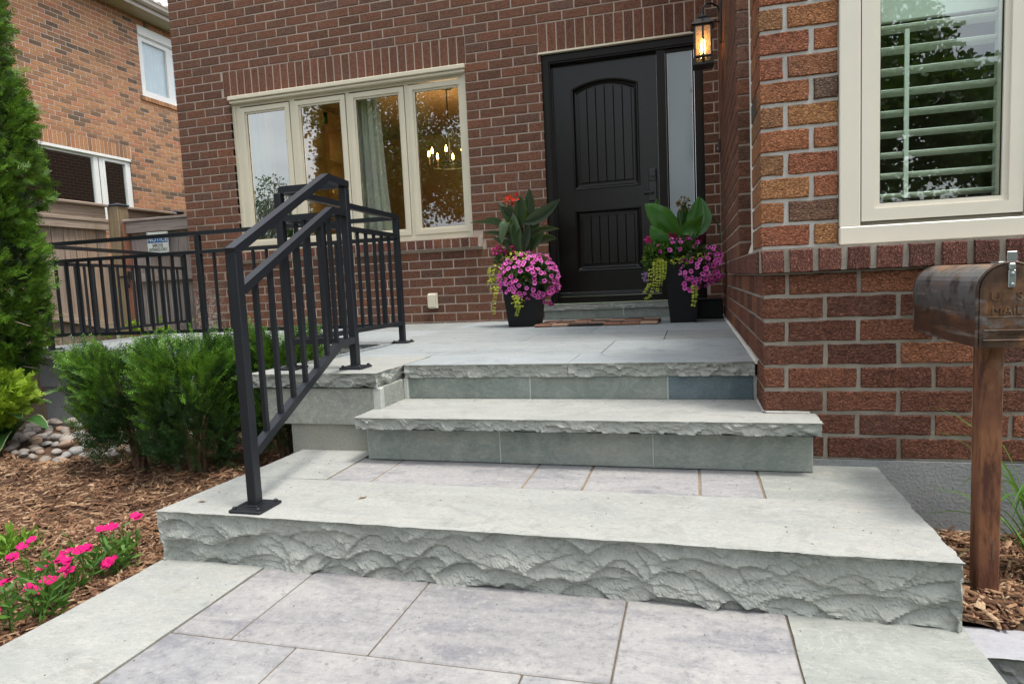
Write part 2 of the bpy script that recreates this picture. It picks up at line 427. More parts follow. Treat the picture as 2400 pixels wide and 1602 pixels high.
class MB:
    """collects simple solids and links them as one mesh"""
    def __init__(s):
        s.v = []
        s.f = []
    def add(s, vs, fs):
        b = len(s.v)
        s.v += [tuple(p) for p in vs]
        s.f += [tuple(b + i for i in f) for f in fs]
        return s
    def box(s, x0, x1, y0, y1, z0, z1):
        v = [(x0, y0, z0), (x1, y0, z0), (x1, y1, z0), (x0, y1, z0), (x0, y0, z1), (x1, y0, z1), (x1, y1, z1), (x0, y1, z1)]
        return s.add(v, [(0, 3, 2, 1), (4, 5, 6, 7), (0, 1, 5, 4), (1, 2, 6, 5), (2, 3, 7, 6), (3, 0, 4, 7)])
    def cbox(s, x0, x1, y0, y1, z0, z1, c=0.004):
        """box with all edges chamfered"""
        cs = []
        X, Y, Z = (x0, x1), (y0, y1), (z0, z1)
        idx = {}
        for i in (0, 1):
            for j in (0, 1):
                for k in (0, 1):
                    sx, sy, sz = (1 - 2 * i), (1 - 2 * j), (1 - 2 * k)
                    p = (X[i], Y[j], Z[k])
                    for a in range(3):
                        q = list(p)
                        for b, sg in zip(range(3), (sx, sy, sz)):
                            if b != a:
                                q[b] += sg * c
                        idx[i, j, k, a] = len(cs)
                        cs.append(q)
        f = []
        g = lambda i, j, k, a: idx[i, j, k, a]
        for i in (0, 1):
            o = [(i, 0, 0), (i, 1, 0), (i, 1, 1), (i, 0, 1)]
            f.append([g(*q, 0) for q in (o if i else o[::-1])])
            o = [(0, i, 0), (1, i, 0), (1, i, 1), (0, i, 1)]
            f.append([g(*q, 1) for q in (o[::-1] if i else o)])
            o = [(0, 0, i), (1, 0, i), (1, 1, i), (0, 1, i)]
            f.append([g(*q, 2) for q in (o if i else o[::-1])])
        for i in (0, 1):
            for j in (0, 1):
                for (ax, b1, b2) in ((2, 0, 1), (1, 0, 2), (0, 1, 2)):
                    def P(t, a):
                        q = [0, 0, 0]
                        q[b1], q[b2], q[ax] = i, j, t
                        return g(q[0], q[1], q[2], a)
                    f.append([P(0, b1), P(1, b1), P(1, b2), P(0, b2)])
                    
        for i in (0, 1):
            for j in (0, 1):
                for k in (0, 1):
                    f.append([g(i, j, k, 0), g(i, j, k, 1), g(i, j, k, 2)])
        return s.add(cs, f)
    def bar(s, p, q, w, h, upv=(0, 0, 1)):
        """rectangular bar p->q, width w sideways, height h along up"""
        p, q = Vector(p), Vector(q)
        d = (q - p).normalized()
        side = d.cross(Vector(upv))
        if side.length < 1e-4:
            side = d.cross(Vector((0, 1, 0)))
        side.normalize()
        u = side.cross(d).normalized()
        a, b = side * (w / 2), u * (h / 2)
        v = [p - a - b, p + a - b, p + a + b, p - a + b, q - a - b, q + a - b, q + a + b, q - a + b]
        return s.add(v, [(0, 1, 2, 3), (7, 6, 5, 4), (0, 4, 5, 1), (1, 5, 6, 2), (2, 6, 7, 3), (3, 7, 4, 0)])
    def prism(s, poly, z0, z1):
        n = len(poly)
        v = [(x, y, z0) for x, y in poly] + [(x, y, z1) for x, y in poly]
        f = [tuple(range(n))[::-1], tuple(range(n, 2 * n))] + [(i, (i + 1) % n, n + (i + 1) % n, n + i) for i in range(n)]
        return s.add(v, f)
    def prism_xz(s, poly, y0, y1):
        n = len(poly)
        v = [(x, y0, z) for x, z in poly] + [(x, y1, z) for x, z in poly]
        f = [tuple(range(n)), tuple(range(n, 2 * n))[::-1]] + [((i + 1) % n, i, n + i, n + (i + 1) % n) for i in range(n)]
        return s.add(v, f)
    def tube(s, pts, rad, n=8, cap=True):
        pts = [Vector(p) for p in pts]
        if not isinstance(rad, (list, tuple)):
            rad = [rad] * len(pts)
        vs, fs = [], []
        ref = None
        for i, p in enumerate(pts):
            d = (pts[min(i + 1, len(pts) - 1)] - pts[max(i - 1, 0)]).normalized()
            a = d.cross(Vector((0, 0, 1)) if ref is None else ref)
            if a.length < 1e-3:
                a = d.cross(Vector((1, 0, 0)))
            a.normalize()
            b = a.cross(d).normalized()
            ref = b
            for k in range(n):
                t = 2 * math.pi * k / n
                vs.append(p + a * (rad[i] * math.cos(t)) + b * (rad[i] * math.sin(t)))
        for i in range(len(pts) - 1):
            for k in range(n):
                k2 = (k + 1) % n
                fs.append((i * n + k, i * n + k2, (i + 1) * n + k2, (i + 1) * n + k))
        if cap:
            fs.append(tuple(range(n))[::-1])
            fs.append(tuple(range((len(pts) - 1) * n, len(pts) * n)))
        return s.add(vs, fs)
    def frame_xz(s, x0, x1, z0, z1, w, y0, y1, wt=None, wb=None):
        """picture-frame of four mitred members in the x-z plane"""
        wt = w if wt is None else wt
        wb = w if wb is None else wb
        o = [(x0, z0), (x1, z0), (x1, z1), (x0, z1)]
        i = [(x0 + w, z0 + wb), (x1 - w, z0 + wb), (x1 - w, z1 - wt), (x0 + w, z1 - wt)]
        v = [(x, y0, z) for x, z in o] + [(x, y0, z) for x, z in i] + [(x, y1, z) for x, z in o] + [(x, y1, z) for x, z in i]
        f = []
        for k in range(4):
            n = (k + 1) % 4
            f += [(k, n, 4 + n, 4 + k), (8 + n, 8 + k, 12 + k, 12 + n), (n, k, 8 + k, 8 + n), (4 + k, 4 + n, 12 + n, 12 + k)]
        return s.add(v, f)
    def build(s, name, mat, parent=None, smooth=False, **kw):
        me = bpy.data.meshes.new(name)
        me.from_pydata(s.v, [], s.f)
        me.update()
        return mesh_obj(name, me, mat, parent, smooth, **kw)

def box(name, mat, parent, x0, x1, y0, y1, z0, z1, c=0.0, **kw):
    m = MB()
    m.cbox(x0, x1, y0, y1, z0, z1, c) if c else m.box(x0, x1, y0, y1, z0, z1)
    return m.build(name, mat, parent, **kw)

# ------------------------------------------------------------------ split-face stone
def scallops(U, Vv, length, height, rng, amp, cell):
    """depth broken out of a face: shell-shaped scoops, deepest just under a sharp arched upper rim"""
    d = np.zeros_like(U)
    for (c_, a_, dens) in ((cell, amp, 0.42), (cell * .45, amp * .24, 0.5)):
        n = int(length * height / (c_ * c_ * dens)) + 3
        cu = rng.uniform(-0.05, length + 0.05, n)
        cv = rng.uniform(-0.25 * height, height * 1.0, n)
        ru = c_ * rng.uniform(0.55, 1.6, n)
        hv = c_ * rng.uniform(0.55, 1.25, n)
        dp = a_ * rng.uniform(0.5, 1.0, n)
        tl = rng.uniform(-0.3, 0.3, n)
        sag = c_ * rng.uniform(0.25, 0.7, n)
        e = np.zeros_like(U)
        for i in range(n):
            x = (U - cu[i]) / ru[i]
            rim = cv[i] + sag[i] * x * x + tl[i] * (U - cu[i])
            t = (Vv - rim) / hv[i]
            k = np.where(t < 0, np.clip(1 + t * 9, 0, 1), np.clip(1 - t, 0, 1) ** 1.15)
            e = np.maximum(e, dp[i] * k * np.clip(1 - x * x, 0, 1) ** 0.4)
        d = d + e
    return d

def block(name, mat, parent, poly, ztop, zbot, rock, seed=1, amp=0.02, cell=0.05, step=0.01, tilt=0.0, top_mat=None, wav=0.0, keep=0.008, **kw):
    """stone with a polygon top; the edges named in rock are split-faced"""
    rng = np.random.default_rng(seed)
    H = ztop - zbot
    nv = max(3, int(H / step)) + 1
    vs = np.linspace(0, 1, nv)
    cols = []
    ends = []
    n = len(poly)
    for i in range(n):
        a = np.array(poly[i], float)
        b = np.array(poly[(i + 1) % n], float)
        ln = np.linalg.norm(b - a)
        inn = np.array([-(b - a)[1], (b - a)[0]]) / ln
        isr = i in rock
        k = max(2, int(ln / step)) if isr else max(1, int(ln / 0.06))
        t = np.arange(k) / k
        base = a[None, :] + (b - a)[None, :] * t[:, None]
        U, Vv = np.meshgrid(t * ln, vs * H, indexing='ij')
        if isr:
            d = scallops(U, Vv, ln, H, rng, amp, cell)
            edge = 0.45 + 0.55 * np.clip(np.minimum(U, ln - U) / 0.03, 0, 1)
            d = d * np.clip((Vv + 0.002) / keep, 0.10, 1) * edge + rng.normal(0, amp * 0.018, d.shape) * edge
            d = d + tilt * (Vv / H) ** 2
        else:
            d = np.zeros_like(U)
        if wav:
            w = sum(np.sin(U[:, :1] * f + rng.uniform(0, 6)) for f in (9.0, 23.0, 51.0)) / 3 * wav * np.clip(np.minimum(U[:, :1], ln - U[:, :1]) / 0.05, 0, 1)
            d = d + w
        ends.append((inn, d[-1].copy() if isr else np.zeros(nv)))
        P = np.zeros((k, nv, 3))
        P[:, :, 0] = base[:, 0][:, None] + inn[0] * d
        P[:, :, 1] = base[:, 1][:, None] + inn[1] * d
        P[:, :, 2] = ztop - Vv
        cols.append(P)
    for i in range(n):
        inn, dl = ends[i - 1]
        cols[i][0, :, 0] += inn[0] * dl * .85
        cols[i][0, :, 1] += inn[1] * dl * .85
    P = np.concatenate(cols, 0)
    m = len(P)
    V = P.reshape(-1, 3)
    F = []
    for i in range(m):
        j = (i + 1) % m
        for k in range(nv - 1):
            F.append((i * nv + k, i * nv + k + 1, j * nv + k + 1, j * nv + k))
    nside = len(F)
    F.append(tuple(i * nv for i in range(m)))
    F.append(tuple(i * nv + nv - 1 for i in range(m))[::-1])
    me = bpy.data.meshes.new(name)
    me.from_pydata(V.tolist(), [], F)
    mats = [mat]
    if top_mat:
        mats.append(top_mat)
        me.polygons[nside].material_index = 1
    me.update()
    return mesh_obj(name, me, mats, parent, **kw)

def rect(x0, x1, y0, y1):
    return [(x0, y0), (x1, y0), (x1, y1), (x0, y1)]

# ------------------------------------------------------------------ bricks
C = 0.087           # course height
BL = 0.2409         # brick length with its joint
JT = 0.0120
BRICKS = {}         # owner -> list

def cut(a0, a1, holes, z0, z1):
    segs = [(a0, a1)]
    for h0, h1, hz0, hz1 in holes:
        ov = min(z1, hz1) - max(z0, hz0)
        if ov < 0.3 * (z1 - z0):
            continue
        ns = []
        for s0, s1 in segs:
            if h1 <= s0 or h0 >= s1:
                ns.append((s0, s1))
            else:
                if h0 > s0:
                    ns.append((s0, h0))
                if h1 < s1:
                    ns.append((h1, s1))
        segs = ns
    return segs

def lay_row(out, a0, a1, z0, z1, face, axis, phase, mat, holes=(), pitch=BL, depth=0.10, first_depth=None, jt=JT, jit=0.0016, name='brick', upright=False):
    for s0, s1 in cut(a0, a1, holes, z0, z1):
        k = math.floor((s0 - phase) / pitch)
        a = s0
        while a < s1 - 0.012:
            b = phase + pitch * (k + 1) + rnd.uniform(-0.004, 0.004)
            k += 1
            if b <= a + 0.02:
                continue
            b = min(b, s1)
            l = b - a - (jt if b < s1 - 1e-6 else 0.0)
            if l > 0.018:
                out.append(dict(c=a + l / 2, l=l, z0=z0 + jt / 2 + rnd.uniform(-.001, .001), z1=z1 - jt / 2 + rnd.uniform(-.001, .001), face=face + rnd.uniform(-jit, jit), axis=axis,
                                d=depth, mat=mat, name=name))
            a = b

def rough_brick_geo(l, h, d, seed):
    """near brick with slightly ragged front edges"""
    r_ = random.Random(seed)
    x, z, e = l / 2, h / 2, 0.004
    nx = max(2, round(l / 0.035))
    per = [(-x + l * i / nx, -z) for i in range(nx)] + [(x, -z), (x, 0)] + [(x - l * i / nx, z) for i in range(nx)] + [(-x, z), (-x, 0)]
    n = len(per)
    ja = [(px + r_.uniform(-.0022, .0012) * (1 if px > 0 else -1), pz + r_.uniform(-.0026, .0012) * (1 if pz > 0 else -1)) for px, pz in per]
    V = [(px, d, pz) for px, pz in per] + [(px, e + r_.uniform(0, .002), pz) for px, pz in ja]
    V += [(px * (1 - e / x), r_.uniform(-.001, .001), pz * (1 - e / z)) for px, pz in ja]
    F = [tuple(range(n))[::-1]]
    for i in range(n):
        j = (i + 1) % n
        F += [(i, j, n + j, n + i), (n + i, n + j, 2 * n + j, 2 * n + i)]
    F.append(tuple(range(2 * n, 3 * n)))
    return V, F
_bm = {}
def brick_mesh(l, h, d, mat):
    if mat in ('brick_bay', 'brick_sill', 'brick_pier'):
        l, h = round(l / 0.003) * 0.003, round(h / 0.002) * 0.002
        key = (l, h, d, mat, rnd.randrange(4))
        if key not in _bm:
            V, F = rough_brick_geo(l, h, d, hash(key[:3]) + key[4])
            me = bpy.data.meshes.new("brick")
            me.from_pydata(V, [], F)
            me.materials.append(M[mat])
            _bm[key] = me
        return _bm[key]
    l, h = round(l / 0.003) * 0.003, round(h / 0.002) * 0.002
    key = (l, h, d, mat)
    if key not in _bm:
        V, F = brick_geo(l, h, d)
        me = bpy.data.meshes.new("brick")
        me.from_pydata(V, [], F)
        me.materials.append(M[mat])
        _bm[key] = me
    return _bm[key]

def brick_geo(l, h, d):
    x, z, e = l / 2, h / 2, 0.0035
    V = [(-x, d, -z), (x, d, -z), (x, d, z), (-x, d, z), (-x, e, -z), (x, e, -z), (x, e, z), (-x, e, z),
         (-x + e, 0, -z + e), (x - e, 0, -z + e), (x - e, 0, z - e), (-x + e, 0, z - e)]
    F = [(1, 0, 3, 2), (8, 9, 10, 11)]
    for i in range(4):
        j = (i + 1) % 4
        F += [(i, j, 4 + j, 4 + i), (4 + i, 4 + j, 8 + j, 8 + i)]
    return V, F

ROT = {'x': 0.0, 'y': -math.pi / 2, 'n': math.pi / 2}     # wall facing -Y, facing -X, facing +X

def brick_pose(b):
    z = (b['z0'] + b['z1']) / 2
    if b['axis'] == 'x':
        return Vector((b['c'], b['face'], z))
    return Vector((b['face'], b['c'], z))

def seen_size(p, l, h):
    d = p - CAM
    z = d.dot(fwd)
    if z < 0.3:
        return 0.0
    x, y = d.dot(rt) / z, d.dot(up) / z
    if abs(x) > 0.80 or abs(y) > 0.545:
        return 0.0
    return l * h / (z * z)

def emit_bricks(bl, parent, limit=300):
    for b in bl:
        p = brick_pose(b)
        f = {'x': Vector((0, -1, 0)), 'y': Vector((-1, 0, 0)), 'n': Vector((1, 0, 0))}[b['axis']]
        cosv = max(0.02, (CAM - p).normalized().dot(f))
        b['s'] = seen_size(p, b['l'], b['z1'] - b['z0']) * cosv
    by = {}
    for b in bl:
        by.setdefault(b['name'], []).append(b)
    for nm, lst in by.items():
        lst.sort(key=lambda q: -q['s'])
        rest = {}
        for i, b in enumerate(lst):
            h = b['z1'] - b['z0']
            if i < limit and b['s'] > 0:
                o = bpy.data.objects.new(nm, brick_mesh(b['l'], h, b['d'], b['mat']))
                o.location = brick_pose(b)
                o.rotation_euler = (rnd.uniform(-.004, .004), rnd.uniform(-.003, .003), ROT[b['axis']] + rnd.uniform(-.004, .004))
                put(o, parent)
            else:
                rest.setdefault(b['mat'], []).append(b)
        for mt, lst2 in rest.items():
            mb = MB()
            for b in lst2:
                V, F = brick_geo(b['l'], b['z1'] - b['z0'], b['d'])
                mtx = Matrix.Translation(brick_pose(b)) @ Matrix.Rotation(ROT[b['axis']], 4, 'Z')
                mb.add([mtx @ Vector(v) for v in V], F)
            mb.build(nm, M[mt], parent, kind='stuff')

Zk = lambda k: (24 - k) * C
PZ = -0.012        # porch level
XL = -5.589        # left corner of the house
YB = -3.484        # face of the bay
# ================================================================== GROUND
m = MB()
m.box(-60, 60, -70, 60, -0.95, -0.80)
ground = m.build('ground', mat_rough("lawn_ground", (0.05, 0.075, 0.025), (0.07, 0.095, 0.035), 1.5, 60, 0.5, 0.02), kind='structure')

# ================================================================== THE HOUSE
house = thing('brick_house', 'dark brown brick house with cream windows, black front door and orange brick bay', 'house', (0, 0, 0))
HB = []
WIN = (-4.925, -2.292, 0.775, 2.437)
DOOR = (-1.552, -0.124, PZ, 2.437)
SILLH = (-5.02, -2.19, 0.715, 0.815)
SOL1 = (-4.985, -2.275, 2.437, 2.697)
SOL2 = (-1.575, -0.100, 2.437, 2.697)
holes = [WIN, DOOR, SILLH, SOL1, SOL2]
for k in range(-24, 25):
    z0, z1 = Zk(k + 1), Zk(k)
    if k >= 16:
        ph = -2.9836 + (0.0 if k % 2 else BL / 2)
        pt = BL
    else:
        ph = -5.4708 + (0.0 if k % 2 else 0.118)
        pt = 0.2362
    lay_row(HB, XL, -0.004, z0, z1, 0.0, 'x', ph, 'brick_dark', holes, pt)
def soldiers(x0, x1, z0, z1, pitch, face, mat, name, depth=0.10):
    n = round((x1 - x0) / pitch)
    p = (x1 - x0) / n
    for i in range(n):
        a = x0 + i * p
        HB.append(dict(c=a + p / 2, l=p - JT, z0=z0 + JT / 2 + rnd.uniform(-.002, .002), z1=z1 - JT / 2 + rnd.uniform(-.002, .002), face=face + rnd.uniform(-.0015, .0015), axis='x', d=depth, mat=mat, name=name))
soldiers(SOL1[0], SOL1[1], SOL1[2], SOL1[3], 0.0868, 0.0, 'brick_dark_up', 'soldier_brick')
soldiers(SOL2[0], SOL2[1], SOL2[2], SOL2[3], 0.0868, 0.0, 'brick_dark_up', 'soldier_brick')

# side wall of the entry, facing left (x = 0)
for k in range(-24, 28):
    z0, z1 = Zk(k + 1), Zk(k)
    if k < 19:
        lay_row(HB, -2.25, -0.004, z0, z1, 0.0, 'y', -2.25 + (0.115 if k % 2 else 0.236), 'brick_dark', (), 0.238, 0.10)
    elif k == 19:
        lay_row(HB, -1.57, -0.004, z0, z1, 0.0, 'y', -1.57 + 0.115, 'brick_dark', (), 0.238, 0.10)
    else:
        start = YB + (0.118 if k % 2 == 0 else 0.0915 + 0.013)
        cornerdepth = 0.105 if k % 2 else 0.222
        lay_row(HB, YB + cornerdepth + JT, -0.004, z0, z1, 0.0, 'y', YB + cornerdepth + JT + BL * 0.5, 'brick_bay' if True else '', (), BL, 0.10)
# frontal return of the side wall (y = -2.25) and rear jog
for k in range(-24, 19):
    lay_row(HB, 0.0, 0.40, Zk(k + 1), Zk(k), -2.25, 'x', 0.0 + (0.14 if k % 2 else 0.22), 'brick_dark', (), BL, 0.09)
# lower bay front wall
for k in range(20, 28):
    ph = 0.0914 if k % 2 == 0 else 0.222
    cd = 0.222 if k % 2 == 0 else 0.105
    row = []
    lay_row(row, 0.0, 1.75, Zk(k + 1), Zk(k), YB, 'x', ph, 'brick_bay', (), BL, 0.10, jt=0.0125)
    row.sort(key=lambda b: b['c'])
    row[0]['d'] = cd
    HB += row
# sill course of the bay: front, then its return along the side wall
x = -0.006
i = 0
while x < 1.75:
    wd = 0.0775 + rnd.uniform(-.004, .004)
    HB.append(dict(c=x + wd / 2, l=wd, z0=0.350, z1=0.432 + rnd.uniform(-.001, .001), face=-3.522, axis='x', d=0.14, mat='brick_sill', name='sill_brick'))
    x += wd + 0.0195
y = -3.50
while y < -1.66:
    HB.append(dict(c=y + 0.0395, l=0.078, z0=0.350, z1=0.431, face=-0.022, axis='y', d=0.12, mat='brick_sill', name='sill_brick'))
    y += 0.0925
# sill course of the front window
x = SILLH[0]
while x < SILLH[1] - 0.07:
    HB.append(dict(c=x + 0.0385, l=0.077, z0=0.722 + rnd.uniform(-.002, .002), z1=0.806, face=-0.052, axis='x', d=0.15, mat='brick_sill' if rnd.random() < .45 else 'brick_dark_up', name='sill_brick'))
    x += 0.0935
# orange pier beside the bay window
z = 0.4435
k = 0
while z < 1.75:
    s = 0.1865 if k % 2 == 0 else 0.0985
    sp = dict(z0=z + .0055, z1=z + C - .0055, axis='x', mat='brick_pier', name='brick')
    HB.append(dict(c=(s - .014) / 2 - .001, l=s - .014, face=-3.44 + rnd.uniform(-.0015, .0015), d=0.20 if k % 2 else 0.105, **sp))
    HB.append(dict(c=(s + .268) / 2, l=.268 - s, face=-3.44 + rnd.uniform(-.0015, .0015), d=0.105, **sp))
    st = -3.44 + (0.20 if k % 2 else 0.105) + .013
    HB.append(dict(c=(st - 3.10) / 2, l=(-3.10 - st), z0=z + .0055, z1=z + C - .0055, face=0.0, axis='y', d=0.10, mat='brick_pier', name='brick'))
    z += C
    k += 1
emit_bricks(HB, house, 300)

# masonry behind the bricks: mortar sheets, set back from the brick faces
m = MB()
MY = 0.0055
for (a, b, c, d) in [(XL + .004, WIN[0], -0.6, 4.6), (WIN[1], DOOR[0], -0.6, 4.6), (DOOR[1], 0.11, -0.6, 4.6),
                     (WIN[0], WIN[1], 2.437, 4.6), (WIN[0], WIN[1], -0.6, 0.80), (DOOR[0], DOOR[1], 2.437, 4.6)]:
    m.box(a, b, MY, 0.118, c, d)
m.box(SILLH[0] + .004, SILLH[1] - .004, -0.043, 0.01, 0.716, 0.802)
m.build('mortar', M['mortar'], house)
m = MB()
m.box(0.0055, 0.12, -2.244, MY - .001, 0.425, 4.6)
m.box(0.006, 0.40, -2.2445, -2.13, 0.426, 4.6)
m.box(0.0055, 0.12, -1.58, MY - .002, 0.30, 0.424)
m.build('mortar', M['mortar'], house)
m = MB()
m.box(0.0052, 1.78, YB + 0.0055, -3.30, -0.349, 0.3485)
m.box(0.0054, 0.12, -3.31, MY - .003, -0.6, 0.3475)
m.box(-0.012, 1.78, -3.513, -3.30, 0.352, 0.4375)
m.box(-0.0135, 0.12, -3.31, -1.60, 0.3525, 0.4365)
m.build('mortar', M['mortar_bay'], house)
m = MB()
m.box(0.0054, 0.268, -3.4335, -3.102, 0.438, 1.75)
m.build('mortar', M['mortar_pier'], house)
# house mass behind (walls seen from the side), upper storey continues above
bt = NT("side_wall_brickwork")
bk = bt.n("ShaderNodeTexBrick")
_mp = bt.n("ShaderNodeMapping")
_mp.inputs['Rotation'].default_value = (R(90), 0, R(90))
_gp = bt.n("ShaderNodeNewGeometry")
_sx = bt.n("ShaderNodeSeparateXYZ")
_cx = bt.n("ShaderNodeCombineXYZ")
bt.set(_sx.inputs[0], _gp.outputs['Position'])
bt.set(_cx.inputs[0], _sx.outputs['Y'])
bt.set(_cx.inputs[1], _sx.outputs['Z'])
bt.set(bk.inputs['Vector'], _cx.outputs[0])
bk.inputs['Scale'].default_value = 1.0
bk.inputs['Brick Width'].default_value = 0.24
bk.inputs['Row Height'].default_value = 0.087
bk.inputs['Mortar Size'].default_value = 0.0055
bk.inputs['Color1'].default_value = (0.13, 0.06, 0.042, 1)
bk.inputs['Color2'].default_value = (0.18, 0.078, 0.052, 1)
bk.inputs['Mortar'].default_value = (0.42, 0.34, 0.28, 1)
box('side_wall', bt.end(bt.bsdf(bk.outputs['Color'], 0.9)), house, XL + .002, XL + 0.10, 0.13, 16.0, -0.7, 5.2)
box('foundation', M['concrete'], house, -0.02, 2.4, YB - 0.004, -3.2, -1.0, -0.3505)
# white corner board in the joint between side wall and pier
m = MB()
m.cbox(0.004, 0.075, -3.095, -2.98, 0.478, 1.9, 0.006)
m.add([(-0.004, -3.1, 0.437), (0.08, -3.1, 0.437), (0.08, -2.90, 0.437), (-0.004, -2.90, 0.437), (0.005, -3.094, 0.482), (0.074, -3.094, 0.482), (0.074, -2.98, 0.482), (0.005, -2.98, 0.482)],
      [(0, 3, 2, 1), (4, 5, 6, 7), (0, 1, 5, 4), (1, 2, 6, 5), (2, 3, 7, 6), (3, 0, 4, 7)])
m.build('corner_trim', M['caulk'], house)
m = MB()
m.tube([(0.0, -0.004, PZ), (0.0, -1.2, PZ + .001), (0.0, -3.235, PZ)], 0.012, 6)
m.build('caulk_bead', M['caulk'], house)
m = MB()
m.tube([(-0.002, -3.24, -0.172), (-0.002, -3.47, -0.172), (0.01, -3.488, -0.172), (0.16, -3.488, -0.174)], 0.005, 6)
m.build('caulk_bead', M['mortar_pier'], house)

# ---- front window, four sashes
def ring(name, mat, parent, x0, x1, z0, z1, w, y0, y1, wt=None, wb=None):
    return MB().frame_xz(x0, x1, z0, z1, w, y0, y1, wt, wb).build(name, mat, parent)
fw = MB()
x0, x1, z0, z1 = WIN[0] + .001, WIN[1] - .001, 0.815, 2.425
fw.frame_xz(x0, x1, z0, z1, 0.040, 0.035, 0.115, 0.050, 0.030)
fw.frame_xz(x0 + .036, x1 - .036, z0 + .027, z1 - .047, 0.055, 0.047, 0.115, 0.045, 0.035)
fw.cbox(x0 - .004, x1 + .004, -0.028, 0.06, 2.392, 2.4345, 0.006)
fw.cbox(x0 + .002, x1 - .002, -0.008, 0.05, 2.362, 2.390, 0.005)
for a, b in ((-4.234, -4.181), (-3.589, -3.549), (-2.945, -2.906)):
    fw.box(a, b, 0.049, 0.11, 0.86, 2.345)
fwin = fw.build('front_window', M['cream'], house)
SASH = [(-4.829, -4.236), (-4.180, -3.592), (-3.548, -2.947), (-2.904, -2.316)]
for a, b in SASH:
    s_ = MB().frame_xz(a + .003, b - .003, 0.874, 2.318, 0.046, 0.038, 0.085, 0.046, 0.046)
    s_.frame_xz(a + .046, b - .046, 0.917, 2.275, 0.022, 0.052, 0.083, 0.022, 0.022)
    s_.build('sash', M['cream'], fwin)
    MB().frame_xz(a - .001, b + .001, 0.870, 2.322, 0.005, 0.051, 0.09).build('gasket', M['seal'], fwin)
    box('pane', M['glass'], fwin, a + .066, b - .066, 0.064, 0.070, 0.936, 2.256)
    MB().frame_xz(a + .065, b - .065, 0.935, 2.257, 0.006, 0.0585, 0.0635).build('glazing_bead', M['seal'], fwin)

# ---- bay window with louvred shutter
bw = MB()
bw.cbox(0.2695, 0.338, -3.452, -3.36, 0.506, 1.75, 0.003)
bw.cbox(0.846, 0.925, -3.452, -3.36, 0.506, 1.75, 0.003)
bw.cbox(0.2685, 0.93, -3.458, -3.36, 0.440, 0.5055, 0.004)
bw.box(0.34, 0.846, -3.42, -3.37, 0.5, 0.53)
bwin = bw.build('bay_window', M['cream2'], house)
bwin.data.materials[0] = M['cream2']
s_ = MB().frame_xz(0.3425, 0.8425, 0.5215, 1.72, 0.043, -3.447, -3.385)
s_.frame_xz(0.3855, 0.7995, 0.5645, 1.677, 0.018, -3.438, -3.386)
s_.build('sash', M['cream2'], bwin)
box('pane', M['glass_bay'], bwin, 0.4034, 0.7816, -3.424, -3.418, 0.5824, 1.66)
MB().frame_xz(0.4033, 0.7817, 0.5823, 1.6601, 0.004, -3.4285, -3.4245).build('glazing_bead', M['seal'], bwin)
MB().frame_xz(0.339, 0.846, 0.518, 1.7235, 0.0032, -3.441, -3.40).build('gasket', mat_plain("brown_gap", (0.10, 0.085, 0.06), 0.8), bwin)

shutter = thing('window_shutter', 'white louvred shutter standing behind the right bay window glass', 'shutter', (0.59, -3.34, 0.56))
sp = lambda o: (setattr(o, 'location', Vector(o.location) - Vector((0.59, -3.34, 0.56))), o)[1]
sm = M['louvre']
m = MB().frame_xz(0.355, 0.83, 0.535, 1.70, 0.040, -3.365, -3.335, 0.06, 0.03)
sp(m.build('shutter_frame', sm, shutter))
z = 0.612
i = 0
while z < 1.22:
    m = MB()
    tilt = R(-8)
    dx, dz = 0.030 * math.cos(tilt), 0.030 * math.sin(tilt)
    prof = [(-dx, -dz), (-dx * .8, -dz * .8 - .0052), (dx * .8, dz * .8 - .0052), (dx, dz), (dx * .8, dz * .8 + .0052), (-dx * .8, -dz * .8 + .0052)]
    v = [(0.396, -3.35 + a, z + b) for a, b in prof] + [(0.789, -3.35 + a, z + b) for a, b in prof]
    m.add(v, [tuple(range(6))[::-1], tuple(range(6, 12))] + [(q, (q + 1) % 6, 6 + (q + 1) % 6, 6 + q) for q in range(6)])
    sp(m.build('louvre', sm, shutter))
    z += 0.0742
sp(box('tilt_rod', sm, shutter, 0.494, 0.508, -3.391, -3.381, 0.60, 1.19))
sp(box('shutter_rail', sm, shutter, 0.397, 0.788, -3.364, -3.340, 1.232, 1.68))

# ---- rooms behind the glass
plast = mat_plain("warm_brown_plaster", (0.30, 0.19, 0.10), 0.8)
ceilm = mat_plain("brown_ceiling_paint", (0.34, 0.22, 0.12), 0.8)
flm = mat_wood("room_floor_boards", (0.16, 0.09, 0.04), (0.20, 0.11, 0.05), (0.10, 0.05, 0.025), 'x', 0.35)
m = MB()
m.box(-5.50, -5.44, 0.13, 4.6, 0.2, 2.95)
m.box(-1.78, -1.72, 0.13, 4.6, 0.2, 2.95)
m.box(-5.44, -1.78, 4.50, 4.56, 0.2, 2.95)
m.build('room_wall', plast, house)
box('room_ceiling', ceilm, house, -5.44, -1.78, 0.13, 4.5, 2.88, 2.94)
box('room_floor', flm, house, -5.44, -1.78, 0.13, 4.5, 0.15, 0.2)
m = MB()
m.box(-3.02, -2.1, 4.42, 4.498, 0.2, 2.3)
for xx in (-2.95, -2.55):
    m.box(xx, xx + .32, 4.39, 4.42, 0.4, 1.2)
    m.box(xx, xx + .32, 4.39, 4.42, 1.3, 2.2)
m.build('room_panelling', mat_plain("amber_panelling", (0.42, 0.25, 0.10), 0.5), house)
m = MB()
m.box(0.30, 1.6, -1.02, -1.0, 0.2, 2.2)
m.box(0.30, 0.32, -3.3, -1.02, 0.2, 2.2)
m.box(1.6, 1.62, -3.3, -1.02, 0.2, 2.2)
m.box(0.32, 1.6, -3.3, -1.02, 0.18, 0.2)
m.box(0.32, 1.6, -3.3, -1.02, 2.2, 2.22)
